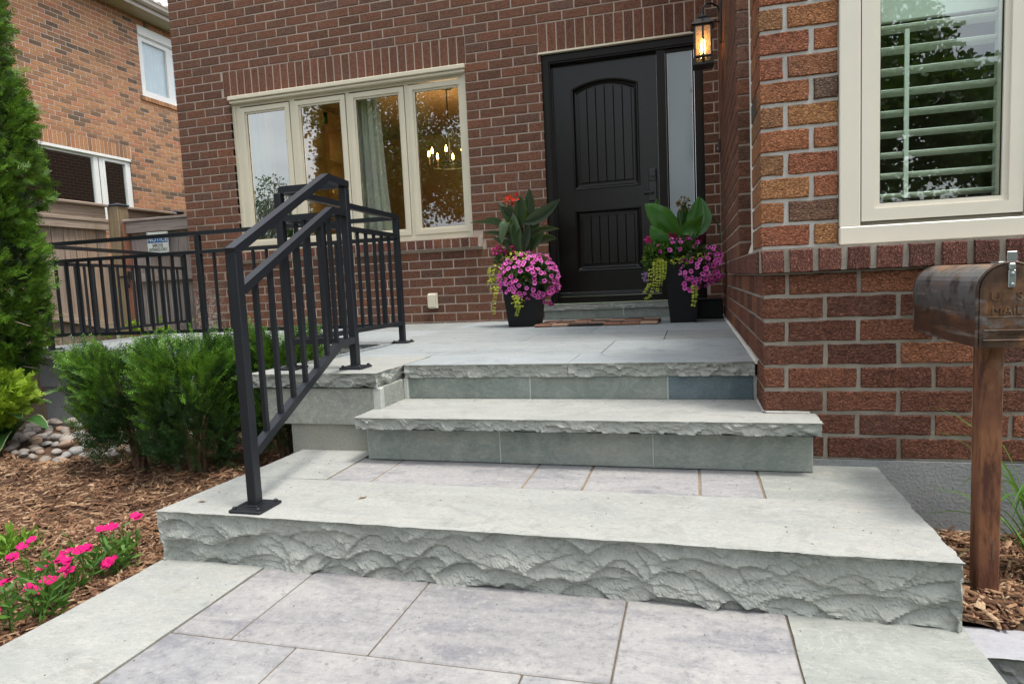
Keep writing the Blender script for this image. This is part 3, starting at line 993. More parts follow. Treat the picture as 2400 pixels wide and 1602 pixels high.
m.build('room_wall', mat_plain("dim_room_paint", (0.10, 0.075, 0.05), 0.9), house)

cab = thing('display_cabinet', 'wooden display cabinet with lit glass bays inside behind the second front window pane', 'cabinet', (-5.25, 2.6, 0.2))
def loc(o, root):
    o.location = Vector(o.location) - Vector(root.location)
    return o
cm = mat_plain("cabinet_wood", (0.16, 0.085, 0.035), 0.5)
m = MB()
for i, yy in enumerate((1.55, 2.10, 2.65, 3.20, 3.75)):
    m.box(-5.43, -5.02, yy - .05, yy + .05, 0.2, 2.78)
m.box(-5.43, -5.02, 1.5, 3.8, 2.62, 2.80)
m.box(-5.43, -5.0, 1.5, 3.8, 0.2, 1.25)
loc(m.build('cabinet_frame', cm, cab), cab)
for i, yy in enumerate((1.60, 2.15, 2.70, 3.25)):
    loc(box('lit_back', mat_emit("warm_cabinet_light", (1.0, 0.62, 0.20), 1.1) if i == 0 else bpy.data.materials["warm_cabinet_light"], cab, -5.428, -5.42, yy, yy + .45, 1.26, 2.61), cab)
    for zz in (1.7, 2.15):
        loc(box('shelf', cm, cab, -5.419, -5.08, yy, yy + .45, zz, zz + .015), cab)
    for q in range(5):
        g = MB().tube([(-5.25, yy + .06 + q * .08, 1.715), (-5.25, yy + .06 + q * .08, 1.80)], [0.02, 0.028], 8)
        loc(g.build('drinking_glass', M['glass'], cab), cab)

chand = thing('chandelier', 'black candle chandelier with lit bulbs hanging inside behind the rightmost front window pane', 'chandelier', (-3.22, 2.0, 1.88))
iron = mat_plain("chandelier_iron", (0.02, 0.017, 0.012), 0.5)
m = MB()
m.tube([(0, 0, 0.98), (0, 0, 0.02)], 0.008, 6)
m.tube([(0, 0, 1.0), (0, 0, 0.965)], [0.10, 0.085], 16)
m.build('chandelier_rod', iron, chand)
m = MB()
m.tube([(0.27 * math.cos(t), 0.27 * math.sin(t), 0) for t in np.linspace(0, 2 * math.pi, 25)], 0.009, 6)
for q in range(4):
    t = q * math.pi / 4
    m.bar((0.27 * math.cos(t), 0.27 * math.sin(t), 0), (-0.27 * math.cos(t), -0.27 * math.sin(t), 0), .008, .008)
m.build('chandelier_ring', iron, chand)
bulbm = mat_emit("bulb_glow", (1.0, 0.55, 0.16), 22.0)
candm = mat_plain("candle_sleeve", (0.10, 0.06, 0.03), 0.5)
for q in range(8):
    t = q * math.pi / 4 + 0.2
    px, py = 0.27 * math.cos(t), 0.27 * math.sin(t)
    a_ = MB().tube([(px, py, 0), (px, py, 0.13)], 0.011, 8).build('candle_arm', candm, chand)
    MB().tube([(px, py, 0.13), (px, py, 0.15), (px, py, 0.175), (px, py, 0.21)], [0.008, 0.017, 0.014, 0.002], 8).build('bulb', bulbm, chand, True)
pl = bpy.data.lights.new("chandelier_light", 'POINT')
pl.energy = 24
pl.color = (1.0, 0.68, 0.36)
pl.shadow_soft_size = 0.25
plo = bpy.data.objects.new("chandelier_light", pl)
col.objects.link(plo)
plo.parent = chand
plo.location = (0, 0, 0.3)

def curtain(x0t, x1t, x0b, x1b, y, z0, z1, label, color):
    n, k = 60, 10
    V, F = [], []
    for j in range(k + 1):
        s = j / k
        for i in range(n + 1):
            t = i / n
            a = (x0t + (x1t - x0t) * t) * (1 - s * s) + (x0b + (x1b - x0b) * t) * s * s
            V.append((a, y + 0.028 * math.sin(t * 27 + s * 0.8) + 0.01 * math.sin(t * 61), z1 + (z0 - z1) * s))
    for j in range(k):
        for i in range(n):
            F.append((j * (n + 1) + i, j * (n + 1) + i + 1, (j + 1) * (n + 1) + i + 1, (j + 1) * (n + 1) + i))
    me = bpy.data.meshes.new('curtain')
    me.from_pydata(V, [], F)
    o = mesh_obj('curtain', me, mat_plain("curtain_cloth", color, 0.9), None, True)
    tag(o, label, 'curtain', 'curtains behind the front window')
    md = o.modifiers.new('thick', 'SOLIDIFY')
    md.thickness = 0.003
curtain(-3.62, -3.32, -3.66, -3.17, 0.24, 0.22, 2.7, 'pale grey curtain flaring to the right behind the third front window pane', (0.62, 0.63, 0.62))
curtain(-5.05, -4.70, -5.05, -4.45, 0.24, 0.22, 2.7, 'grey curtain hanging behind the leftmost front window pane', (0.10, 0.105, 0.10))

# ---- front door with sidelight
dr = MB()
dr.box(-1.5505, -1.4765, 0.030, 0.16, 0.135, 2.4195)
dr.box(-0.200, -0.1255, 0.030, 0.16, 0.135, 2.4195)
dr.box(-1.4765, -0.200, 0.030, 0.16, 2.337, 2.4195)
dr.box(-1.532, -0.144, 0.018, 0.0299, 2.352, 2.405)
dr.box(-1.532, -1.488, 0.018, 0.0299, 0.136, 2.352)
dr.box(-0.188, -0.144, 0.018, 0.0299, 0.136, 2.352)
dr.box(-0.521, -0.447, 0.045, 0.16, 0.135, 2.337)
dr.box(-1.4765, -0.200, 0.035, 0.16, 0.1345, 0.162)
dr.box(-1.4765, -0.521, 0.070, 0.16, 0.163, 0.1935)
door = dr.build('front_door', M['doorframe'], house)
DP = M['doorpaint']
SX0, SX1, SZ0, SZ1 = -1.4735, -0.5245, 0.196, 2.334
PX0, PX1 = -1.300, -0.690
sl = MB()
sl.box(SX0, PX0, 0.098, 0.14, SZ0, SZ1)
sl.box(PX1, SX1, 0.098, 0.14, SZ0, SZ1)
sl.box(PX0, PX1, 0.0981, 0.1399, SZ0, 0.430)
sl.box(PX0, PX1, 0.0981, 0.1399, 1.000, 1.187)
def arc(x):
    t = (x - (PX0 + PX1) / 2) / ((PX1 - PX0) / 2)
    return 2.105 + 0.066 * (1 - t * t)
xs = np.linspace(PX0, PX1, 17)
for a, b in zip(xs[:-1], xs[1:]):
    sl.prism_xz([(a, arc(a)), (b, arc(b)), (b, SZ1), (a, SZ1)], 0.0981, 0.1399)
sl.build('door_slab', DP, door)
box('panel_back', DP, door, PX0 - .01, PX1 + .01, 0.128, 0.138, 0.42, 2.19)
def moulding(x0, x1, z0, ztop, w=0.030):
    m = MB()
    arch = callable(ztop)
    xs = np.linspace(x0, x1, 17) if arch else [x0, x1]
    zt = (lambda x: ztop(x)) if arch else (lambda x: ztop)
    loop = [(x0, z0), (x1, z0)] + [(x, zt(x)) for x in list(xs)[::-1]]
    cx = (x0 + x1) / 2
    def inset(d):
        r = []
        for (x, z) in loop:
            t = (x - cx) / (x1 - cx)
            if z == z0:
                r.append((x0 + d if x == x0 else x1 - d, z0 + d))
            else:
                r.append((cx + (x - cx) * ((x1 - x0) / 2 - d) / ((x1 - x0) / 2), z - d))
        return r
    prof = [(0.0, 0.0975), (0.006, 0.089), (0.016, 0.092), (0.022, 0.108), (w, 0.118), (w + .012, 0.121)]
    n = len(loop)
    vs = []
    for d, y in prof:
        vs += [(x, y, z) for x, z in inset(d)]
    fs = []
    for j in range(len(prof) - 1):
        for i in range(n):
            k = (i + 1) % n
            fs.append((j * n + i, j * n + k, (j + 1) * n + k, (j + 1) * n + i))
    m.add(vs, fs)
    return m.build('door_moulding', DP, door)
moulding(PX0, PX1, 1.187, arc)
moulding(PX0, PX1, 0.430, 1.000)
def planks(x0, x1, z0, zt, n):
    w = (x1 - x0) / n
    for i in range(n):
        a, b = x0 + i * w, x0 + (i + 1) * w
        m = MB()
        e = 0.0045
        za, zb = zt(a + e), zt(b - e)
        front = [(a + e, z0 + .004), (b - e, z0 + .004), (b - e, zb - .004), (a + e, za - .004)]
        back = [(a + .0005, z0), (b - .0005, z0), (b - .0005, zb), (a + .0005, za)]
        v = [(x, 0.1085, z) for x, z in front] + [(x, 0.1155, z) for x, z in back] + [(x, 0.127, z) for x, z in back]
        f = [(0, 1, 2, 3)] + [(4 + q, 4 + (q + 1) % 4, (q + 1) % 4, q) for q in range(4)] + [(8 + q, 8 + (q + 1) % 4, 4 + (q + 1) % 4, 4 + q) for q in range(4)]
        m.add(v, f)
        m.build('plank', DP, door)
planks(PX0 + .062, PX1 - .062, 1.249, lambda x: arc(x) - 0.062, 6)
planks(PX0 + .062, PX1 - .062, 0.492, lambda x: 0.938, 6)
box('door_sweep', M['hardware'], door, SX0 + .002, SX1 - .002, 0.090, 0.0975, 0.197, 0.235, 0.002)
h = MB()
h.cbox(-0.617, -0.543, 0.078, 0.0978, 1.035, 1.325, 0.006)
h.cbox(-0.610, -0.550, 0.071, 0.0781, 1.215, 1.318, 0.004)
h.tube([(-0.580, 0.079, 1.268), (-0.580, 0.052, 1.268)], [0.019, 0.017], 14)
h.tube([(-0.580, 0.0785, 1.115), (-0.580, 0.045, 1.115)], 0.010, 10)
h.bar((-0.575, 0.045, 1.115), (-0.660, 0.040, 1.113), 0.013, 0.017)
h.build('door_handle', M['hardware'], door)
sg = MB().frame_xz(-0.445, -0.202, 0.55, 2.335, 0.016, 0.060, 0.10, 0.024, 0.016)
sg.box(-0.4445, -0.2025, 0.056, 0.10, 0.163, 0.5495)
sg.build('sidelight_frame', M['doorframe'], door)
tf = NT("frosted_glass")
box('sidelight_glass', tf.end(tf.bsdf((0.105, 0.155, 0.17), 0.05, tf.bump(tf.noise(tf.pos(), 60, 3), 0.06, 0.003), spec=0.9)), door, -0.428, -0.219, 0.078, 0.085, 0.57, 2.31)
box('head_flashing', M['cream'], house, -1.575, -0.10, -0.012, 0.06, 2.4205, 2.4365)
# ================================================================== PORCH AND STEPS
porch = thing('stone_porch', 'pale bluestone porch with split-face edges and two steps in front of the door', 'porch', (0, 0, 0))
CT = 0.062
# edge stones
block('cap_stone', M['rock'], porch, rect(-1.597, -0.80, -3.232, -2.86), PZ, PZ - CT, {0}, 3, 0.022, 0.035, 0.008, 0.004, M['stone_porch'])
block('cap_stone', M['rock'], porch, rect(-0.797, -0.008, -3.234, -2.86), PZ, PZ - CT, {0}, 4, 0.022, 0.035, 0.008, 0.004, M['stone_porch'])
block('cap_stone', M['rock'], porch, [(-2.287, -3.492), (-1.604, -3.492), (-1.600, -2.86), (-2.262, -2.86)], PZ, PZ - CT - .004, {0, 1, 3}, 5, 0.028, 0.045, 0.008, 0.008, M['stone'], 0.002)
xs = [-5.66, -4.55, -3.30, -2.265]
for i in range(3):
    block('cap_stone', M['rock'], porch, rect(xs[i], xs[i + 1] - .003, -2.122 + rnd.uniform(-.004, .004), -1.72), PZ, PZ - 0.06, {0, 3} if i == 0 else {0}, 6 + i, 0.022, 0.04, 0.012, 0.004, M['stone_porch'])
# paving of porch and side walk
def pave(rows, x0, x1, joints, mat, parent, z0, z1, name='paving_stone', gap=0.004):
    for (ya, yb), js in zip(rows, joints):
        e = [x0] + js + [x1]
        for a, b in zip(e[:-1], e[1:]):
            dz = rnd.uniform(-0.0015, 0.0)
            m = MB().cbox(a + gap / 2, b - gap / 2, ya + gap / 2, yb - gap / 2, z0, z1 + dz, 0.0025)
            m.build(name, mat, parent)
pave([(-2.857, -2.2), (-2.2, -1.55), (-1.55, -0.85), (-0.85, -0.003)], -2.259, -0.010,
     [[-1.62, -0.70], [-1.30, -0.42], [-1.85, -0.95], [-1.45, -0.62]], M['stone_porch'], porch, PZ - .05, PZ)
pave([(-1.717, -0.95), (-0.95, -0.003)], -5.66, -2.262, [[-4.9, -3.7, -2.9], [-4.4, -3.2]], M['stone_porch'], porch, PZ - .05, PZ)
m = MB()
m.box(-2.19, -0.012, -3.17, -0.005, -0.70, PZ - .0515)
m.box(-5.60, -2.19, -2.07, -0.006, -1.0, PZ - .0525)
m.build('porch_core', M['joint'], porch)
# risers
def panels(name, mats, parent, xs, y0, y1, z0, z1, gap=0.006):
    for i, (a, b) in enumerate(zip(xs[:-1], xs[1:])):
        box(name, mats[i % len(mats)], parent, a + gap / 2, b - gap / 2, y0 + rnd.uniform(-.001, .001), y1, z0, z1, 0.0025)
panels('riser_panel', [M['stone_riser'], M['stone_riser'], M['stone_dark']], porch, [-1.600, -0.983, -0.364, -0.010], -3.205, -3.17, -0.178, PZ - CT - .001)
panels('riser_panel', [M['stone_riser']], porch, [-1.622, -1.022, -0.410, 0.157], -3.590, -3.55, -0.372, -0.226)
panels('riser_panel', [M['stone_wing']], porch, [-2.215, -1.632], -3.470, -3.43, -0.250, PZ - CT - .006)
box('riser_panel', M['stone_wing'], porch, -1.632, -1.607, -3.44, -3.212, -0.179, PZ - CT - .006, 0.0025)
cg = mat_rough("corner_grout_pale", (0.40, 0.42, 0.39), (0.48, 0.49, 0.45), 30, 200)
box('corner_grout', cg, porch, -1.642, -1.6, -3.474, -3.44, -0.251, PZ - CT - .007, 0.004)
box('corner_grout', cg, porch, -1.6085, -1.585, -3.222, -3.20, -0.178, PZ - CT - .002, 0.004)
m = MB()
m.box(-2.085, -1.60, -3.452, -3.1, -0.60, -0.2505)
m.box(-2.085, -1.66, -3.4285, -3.2, -0.2505, PZ - CT - .006)
m.build('porch_footing', M['concrete2'], porch)
m = MB()
m.box(-1.60, 0.14, -3.549, -3.17, -0.60, -0.227)
m.build('step_core', M['stone_dark'], porch)
grout = mat_rough('pale_grout', (0.40, 0.42, 0.39), (0.48, 0.49, 0.45), 30, 200)
box('grout', grout, porch, -1.60, 0.004, -3.2025, -3.171, -0.177, PZ - CT - .002)
box('grout', grout, porch, -1.620, 0.155, -3.5875, -3.5505, -0.371, -0.227)
# side walk wall
m = MB()
m.box(-5.30, -2.19, -2.092, -2.05, -0.30, PZ - .061)
m.build('wall_band', mat_rough("smooth_band_concrete", (0.19, 0.20, 0.21), (0.24, 0.25, 0.26), 3, 150, 0.3, 0.003), porch)
m = MB()
m.box(-5.285, -2.18, -2.072, -2.04, -1.0, -0.3)
m.build('garden_wall', M['concrete'], porch)
m = MB()
m.box(-2.192, -2.10, -3.10, -2.05, -1.0, PZ - CT)
m.build('garden_wall', M['concrete'], porch)
# lower tread
block('step_tread', M['rock'], porch, [(-1.642, -3.662), (0.179, -3.662), (0.179, -3.489), (-0.004, -3.489), (-0.004, -3.21), (-1.606, -3.21), (-1.606, -3.476), (-1.642, -3.476)],
      -0.176, -0.2255, {0, 1, 7}, 21, 0.017, 0.035, 0.007, 0.003, M['stone'])
# door sill stone
block('door_step', M['rock'], porch, rect(-1.63, -0.118, -0.062, -0.006), 0.133, 0.076, {0, 3}, 31, 0.012, 0.03, 0.009, 0.003, M['stone_riser'])
panels('riser_panel', [M['stone_riser']], porch, [-1.61, -0.87, -0.13], -0.040, -0.008, PZ + .0005, 0.0755)

# ================================================================== LANDING
landing = thing('stone_landing', 'low landing with a thick rough-faced front stone and a band of pavers behind it', 'landing', (0, 0, 0))
block('front_stone', M['rock'], landing, [(-2.070, -4.302), (0.381, -4.333), (0.379, -3.903), (-0.8, -3.898), (-2.050, -3.892)], -0.372, -0.575, {0, 1, 4}, 41, 0.034, 0.088, 0.0055, 0.008, M['stone'], 0.003, 0.010)
LZ = -0.374
block('border_stone', M['stone_path'], landing, [(-2.048, -3.889), (-1.6555, -3.881), (-1.656, -3.452), (-2.03, -3.455)], LZ, -0.43, {3}, 43, 0.01, 0.03, 0.012, 0.0, M['stone'], 0.002)
xs = [-1.653, -1.462, -0.861, -0.643, -0.2415, -0.037]
for a, b in zip(xs[:-1], xs[1:]):
    MB().cbox(a + .003, b - .003, -3.888 + rnd.uniform(-.004, .004), -3.565, -0.42, LZ - rnd.uniform(0, .002), 0.004).build('paver', M['paver'], landing)
block('border_stone', M['stone_path'], landing, [(-0.033, -3.896), (0.381, -3.899), (0.387, -3.489), (-0.033, -3.489)], LZ, -0.43, {1}, 44, 0.008, 0.03, 0.012, 0.0, M['stone_path'], 0.002)
m = MB()
m.box(-2.0, 0.33, -4.20, -3.495, -0.80, -0.431)
m.build('landing_core', M['concrete2'], landing)
box('joint_sand', M['joint'], landing, -1.66, -0.03, -3.892, -3.56, -0.4305, LZ - .004)

# ================================================================== FRONT PATH
PT = -0.552
path = MB().box(-2.03, 0.375, -9.0, -4.05, -0.80, PT - .0045).build('path', M['joint_dark'], kind='structure')
y = -4.05
for ln in (1.95, 1.9, 1.8):
    block('border_stone', M['stone_path'], path, [(-2.072, y - ln), (-1.662, y - ln), (-1.662, y - .004), (-2.070, y - .004)], PT, PT - .06, {3}, 50 + int(ln * 10), 0.006, 0.03, 0.014, 0.0, M['stone'], 0.003)
    block('border_stone', M['stone_path'], path, [(-0.026, y - ln), (0.387, y - ln), (0.387, y - .004), (-0.026, y - .004)], PT, PT - .06, {1}, 60 + int(ln * 10), 0.006, 0.03, 0.014, 0.0, M['stone_path'], 0.003)
    y -= ln
rows = [(-4.693, -4.10, [-1.466, -1.060, -0.450]), (-4.927, -4.697, [-1.262, -0.656, -0.32]), (-5.32, -4.931, [-1.45, -0.86, -0.45]), (-5.55, -5.324, [-1.05, -0.66]),
        (-5.94, -5.554, [-1.40, -0.80, -0.42]), (-6.17, -5.944, [-1.2, -0.55]), (-6.6, -6.174, [-1.45, -0.9, -0.4]), (-7.4, -6.604, [-1.1, -0.6]), (-8.4, -7.404, [-1.3, -0.5])]
for ya, yb, js in rows:
    e = [-1.659] + js + [-0.029]
    for a, b in zip(e[:-1], e[1:]):
        MB().cbox(a + .0022, b - .0022, ya + .0005, yb - .0005, PT - .05, PT - rnd.uniform(0, .0022), 0.0035).build('paver', M['paver'], path)
block('edging_stone', M['edging'], path, [(0.392, -4.345), (1.9, -4.345), (1.9, -4.192), (0.392, -4.192)], -0.60, -0.86, {0}, 71, 0.03, 0.07, 0.012, 0.01, M['edging_top'], label='low grey edging block with a rough dark front')

# ================================================================== RAILING
rail = thing('metal_railing', 'black metal railing with square pickets round the porch edge and down the steps', 'railing', (0, 0, 0))
MT = M['metal']
def post(x, y, z0, z1, w=0.036, plate=0.115):
    o = MB().cbox(x - w / 2, x + w / 2, y - w / 2, y + w / 2, z0 + .002, z1, 0.002).build('post', MT, rail)
    p = MB().cbox(x - plate / 2, x + plate / 2, y - plate / 2, y + plate / 2, z0 + .0005, z0 + .011, 0.003)
    p.cbox(x - w / 2 - .004, x + w / 2 + .004, y - w / 2 - .004, y + w / 2 + .004, z0 + .0105, z0 + .0155, 0.002)
    po = p.build('base_plate', MT, rail)
    for sx in (-1, 1):
        for sy in (-1, 1):
            bx, by = x + sx * plate * .38, y + sy * plate * .38
            MB().tube([(bx, by, z0 + .0105), (bx, by, z0 + .017), (bx, by, z0 + .020)], [.008, .0075, .004], 6).build('bolt', MT, po)
def bar(name, p, q, w=0.034, h=0.030):
    return MB().bar(p, q, w, h).build(name, MT, rail)
def sqtube_path(name, pts, w=0.036, h=0.030):
    """mitred rectangular rail lying in a vertical plane"""
    pts = [Vector(p) for p in pts]
    d0 = (pts[-1] - pts[0])
    side = Vector((d0.y, -d0.x, 0)).normalized() * (w / 2)
    rings = []
    for i, p in enumerate(pts):
        a = (pts[i] - pts[i - 1]).normalized() if i else (pts[1] - pts[0]).normalized()
        b = (pts[i + 1] - pts[i]).normalized() if i < len(pts) - 1 else a
        t = (a + b).normalized()
        n = t.cross(side).normalized()
        if n.z < 0:
            n = -n
        n *= (h / 2) / max(0.4, t.dot(a))
        rings.append([p - side - n, p + side - n, p + side + n, p - side + n])
    m = MB()
    v = [q for r_ in rings for q in r_]
    f = [(0, 1, 2, 3), tuple(range(len(v) - 4, len(v)))[::-1]]
    for i in range(len(rings) - 1):
        for k in range(4):
            f.append((i * 4 + k, (i + 1) * 4 + k, (i + 1) * 4 + (k + 1) % 4, i * 4 + (k + 1) % 4))
    m.add(v, f)
    return m.build(name, MT, rail)
P1, P2, P3, P4 = (-1.720, -4.222), (-1.803, -3.318), (-2.150, -3.318), (-2.142, -2.052)
post(P1[0], P1[1], -0.372, 0.508, 0.036, 0.125)
post(P2[0], P2[1], PZ, 0.8325)
post(P3[0], P3[1], PZ, 0.8325)
post(P4[0], P4[1], PZ, 0.808)
TOPZ, SECZ, BOTZ = 0.8485, 0.714, 0.122
XB = P1[0] + (P2[0] - P1[0]) * (P1[1] + 3.505) / (P1[1] - P2[1])
sqtube_path('top_rail', [(P1[0] + .001, P1[1] - .019, 0.503), (XB, -3.505, 0.853), (P2[0], P2[1] + .018, 0.849)])
sqtube_path('middle_rail', [(P1[0] + .0005, P1[1] + .016, 0.378), (XB, -3.485, 0.713), (P2[0], P2[1] - .017, 0.713)], 0.033)
sqtube_path('bottom_rail', [(P1[0] + .0005, P1[1] + .016, -0.178), (XB, -3.480, 0.124), (P2[0], P2[1] - .017, 0.124)], 0.033)
def picket(x, y, z0, z1, w=0.0165):
    MB().box(x - w / 2, x + w / 2, y - w / 2, y + w / 2, z0, z1).build('picket', MT, rail)
for yy in (-4.115, -4.012, -3.910, -3.808, -3.706, -3.604, -3.502, -3.405):
    t = (P1[1] - yy) / (P1[1] - P2[1])
    xx = P1[0] + (P2[0] - P1[0]) * t
    s = min(1, (yy - P1[1]) / (P1[1] * -1 - 3.483))
    s = min(1.0, (yy + 4.206) / (4.206 - 3.483))
    picket(xx, yy, -0.178 + s * 0.302 + .004, 0.378 + s * 0.335 - .004)
def panel(a, b, n, zt=TOPZ, zs=SECZ, zb=BOTZ, za_t=None):
    ax, ay = a
    bx, by = b
    dz = 0 if za_t is None else za_t
    bar('top_rail', (ax, ay, zt), (bx, by, zt + dz))
    bar('middle_rail', (ax, ay, zs), (bx, by, zs + dz * .6), 0.030, 0.028)
    bar('bottom_rail', (ax, ay, zb), (bx, by, zb), 0.030, 0.026)
    for i in range(n):
        t = (i + 1) / (n + 1)
        picket(ax + (bx - ax) * t, ay + (by - ay) * t, zb + .010, zs + dz * .6 * t - .012)
panel((P3[0] + .018, P3[1]), (P2[0] - .018, P2[1]), 2)
panel((P3[0], P3[1] + .018), (P4[0], P4[1] - .018), 11, TOPZ, SECZ, BOTZ, -0.022)
P5, P6 = (-3.722, -2.046), (-5.20, -2.046)
post(P5[0], P5[1], PZ, 0.803)
post(P6[0], P6[1], PZ, 0.803)
bar('top_rail', (P4[0] + .017, -2.048, 0.819), (P6[0] - .018, -2.046, 0.819), 0.034, 0.028)
def panel2(a, b, n):
    bar('middle_rail', (a, -2.046, 0.684), (b, -2.046, 0.684), 0.028, 0.026)
    bar('bottom_rail', (a, -2.046, 0.108), (b, -2.046, 0.108), 0.028, 0.026)
    for i in range(n):
        picket(a + (b - a) * (i + 1) / (n + 1), -2.046, 0.12, 0.672)
panel2(P4[0] - .018, P5[0] + .018, 13)
panel2(P5[0] - .018, P6[0] + .018, 12)
P7 = (-5.635, -0.06)
post(P7[0], P7[1], PZ, 0.798)
panel((P6[0], P6[1] + .018), (P7[0], P7[1] - .018), 17, 0.813, 0.676, 0.098)

# ================================================================== SMALL THINGS ON THE HOUSE
lan = thing('wall_lantern', 'black metal lantern with seeded glass and a lit bulb beside the front door', 'lantern', (-0.140, -0.80, 1.90))
mt = mat_plain("lantern_black", (0.014, 0.012, 0.012), 0.4, spec=0.6)
lx = 0.066
m = MB()
for sx in (-1, 1):
    for sy in (-1, 1):
        m.box(sx * .058 - .006, sx * .058 + .006, sy * .058 - .006, sy * .058 + .006, 0.055, 0.285)
m.box(-.007, .007, -.067, -.061, .060, .330)
m.box(-.007, .007, .061, .067, .060, .330)
m.box(-.067, -.061, -.007, .007, .060, .290)
m.box(.061, .067, -.007, .007, .060, .290)
for z in (0.052, 0.276):
    m.frame_xz(-.066, .066, z, z + .012, .004, -.066, -.060)
    m.box(-.066, .066, -.066, -.052, z, z + .014)
    m.box(-.066, .066, .052, .066, z, z + .014)
    m.box(-.066, -.052, -.052, .052, z, z + .014)
    m.box(.052, .066, -.052, .052, z, z + .014)
m.build('lantern_frame', mt, lan)
m = MB()
m.box(-.075, .075, -.075, .075, 0.0, 0.012)
for sx in (-1, 1):
    for sy in (-1, 1):
        m.box(sx * .064 - .011, sx * .064 + .011, sy * .064 - .011, sy * .064 + .011, .0125, .0515)
m.build('lantern_base', mt, lan)
m = MB()
m.add([(-.085, -.085, .290), (.085, -.085, .290), (.085, .085, .290), (-.085, .085, .290), (-.028, -.028, .345), (.028, -.028, .345), (.028, .028, .345), (-.028, .028, .345)],
      [(3, 2, 1, 0), (4, 5, 6, 7), (0, 1, 5, 4), (1, 2, 6, 5), (2, 3, 7, 6), (3, 0, 4, 7)])
m.cbox(-.034, .034, -.034, .034, .3455, .362, .003)
m.tube([(0, 0, .362), (0, 0, .372), (0, 0, .388)], [.022, .016, .010], 10)
m.build('lantern_roof', mt, lan)
m = MB()
m.tube([(0, 0, .388), (0, 0.005, .420), (0.03, 0.02, .455), (0.07, .045, .462), (0.11, .07, .445), (.128, .085, .40)], .007, 8)
m.cbox(.1245, .139, .040, .130, .19, .47, .004)
m.tube([(.125, .085, .335), (.09, .06, .335)], .006, 8)
m.build('lantern_arm', mt, lan)
gt = NT("seeded_glass")
nrm = gt.bump(gt.noise(gt.pos((1, 1, .45)), 70, 3), 0.5, 0.004)
gl = gt.n("ShaderNodeBsdfGlossy")
gl.inputs['Roughness'].default_value = 0.08
gt.set(gl.inputs['Normal'], nrm)
tr = gt.n("ShaderNodeBsdfTranslucent")
gt.set(tr.inputs['Color'], (0.9, 0.62, 0.25))
tp = gt.n("ShaderNodeBsdfTransparent")
gt.set(tp.inputs['Color'], (0.98, 0.9, 0.72))
m1 = gt.n("ShaderNodeMixShader")
m1.inputs[0].default_value = 0.10
gt.t.links.new(tp.outputs[0], m1.inputs[1])
gt.t.links.new(tr.outputs[0], m1.inputs[2])
m2 = gt.n("ShaderNodeMixShader")
m2.inputs[0].default_value = 0.08
gt.t.links.new(m1.outputs[0], m2.inputs[1])
gt.t.links.new(gl.outputs[0], m2.inputs[2])
gmat = gt.end(m2.outputs[0])
for (a, b, c, d) in ((-.052, .052, -.0595, -.0565), (-.052, .052, .0565, .0595)):
    box('lantern_pane', gmat, lan, a, b, c, d, .066, .276)
for (a, b) in ((-.0595, -.0565), (.0565, .0595)):
    box('lantern_pane', gmat, lan, a, b, -.052, .052, .066, .276)
MB().tube([(0, 0, .0125), (0, 0, .095)], .012, 10).build('lamp_holder', mt, lan)
MB().tube([(0, 0, .095), (0, 0, .11), (0, 0, .15), (0, 0, .19), (0, 0, .215)], [.009, .014, .018, .012, .003], 10).build('bulb', mat_emit("lantern_glow", (1.0, 0.58, 0.20), 26.0), lan, True)
pl = bpy.data.lights.new("lantern_light", 'POINT')
pl.energy = 2.2
pl.color = (1.0, 0.55, 0.18)
pl.shadow_soft_size = 0.02
plo = bpy.data.objects.new("lantern_light", pl)
col.objects.link(plo)
plo.parent = lan
plo.location = (0, 0, .16)

ob = thing('outlet_cover', 'small cream outdoor outlet cover on the brick wall below the front window', 'outlet', (-2.736, -0.005, 0.145))
m = MB().cbox(-.048, .034, -.052, -.0005, 0.0, .132, .006)
m.build('outlet_lid', M['cream'], ob)
m = MB().cbox(-.050, .046, -.022, 0.0015, -.010, .142, .004)
m.cbox(-.040, .040, -.03, -.0225, -.006, .002, .002)
m.build('outlet_plate', M['cream2'], ob)
bell = thing('doorbell', 'small black doorbell on the side wall right of the door', 'doorbell', (-0.004, -0.18, 1.42))
MB().cbox(-.016, 0.002, -.022, .022, -.055, .055, .004).build('bell_case', M['hardware'], bell)
MB().tube([(-.017, 0, -.02), (-.021, 0, -.02)], .009, 12).build('bell_button', M['cream2'], bell)

mat_ = thing('door_mat', 'woven brown and black striped door mat on the porch stone', 'mat', (-1.0, -0.70, PZ))
mc = [mat_rough("brown_rope", (0.24, 0.12, 0.075), (0.32, 0.17, 0.11), 60, 200, 0.9, 0.005), mat_rough("tan_rope", (0.36, 0.23, 0.16), (0.45, 0.30, 0.22), 60, 200, 0.9, 0.005), mat_rough("black_rope", (0.025, 0.022, 0.02), (0.045, 0.04, 0.036), 60, 200, 0.9, 0.005)]
for i in range(7):
    y0 = -0.27 + i * 0.0775
    x = -0.49
    k = i
    while x < 0.49:
        w = min(0.49 - x, 0.14)
        MB().cbox(x, x + w - .002, y0, y0 + .0745, .001, .021 + rnd.uniform(-.002, .002), .007).build('mat_strip', mc[(0, 2, 1, 0, 2)[k % 5]], mat_)
        x += 0.14
        k += 2

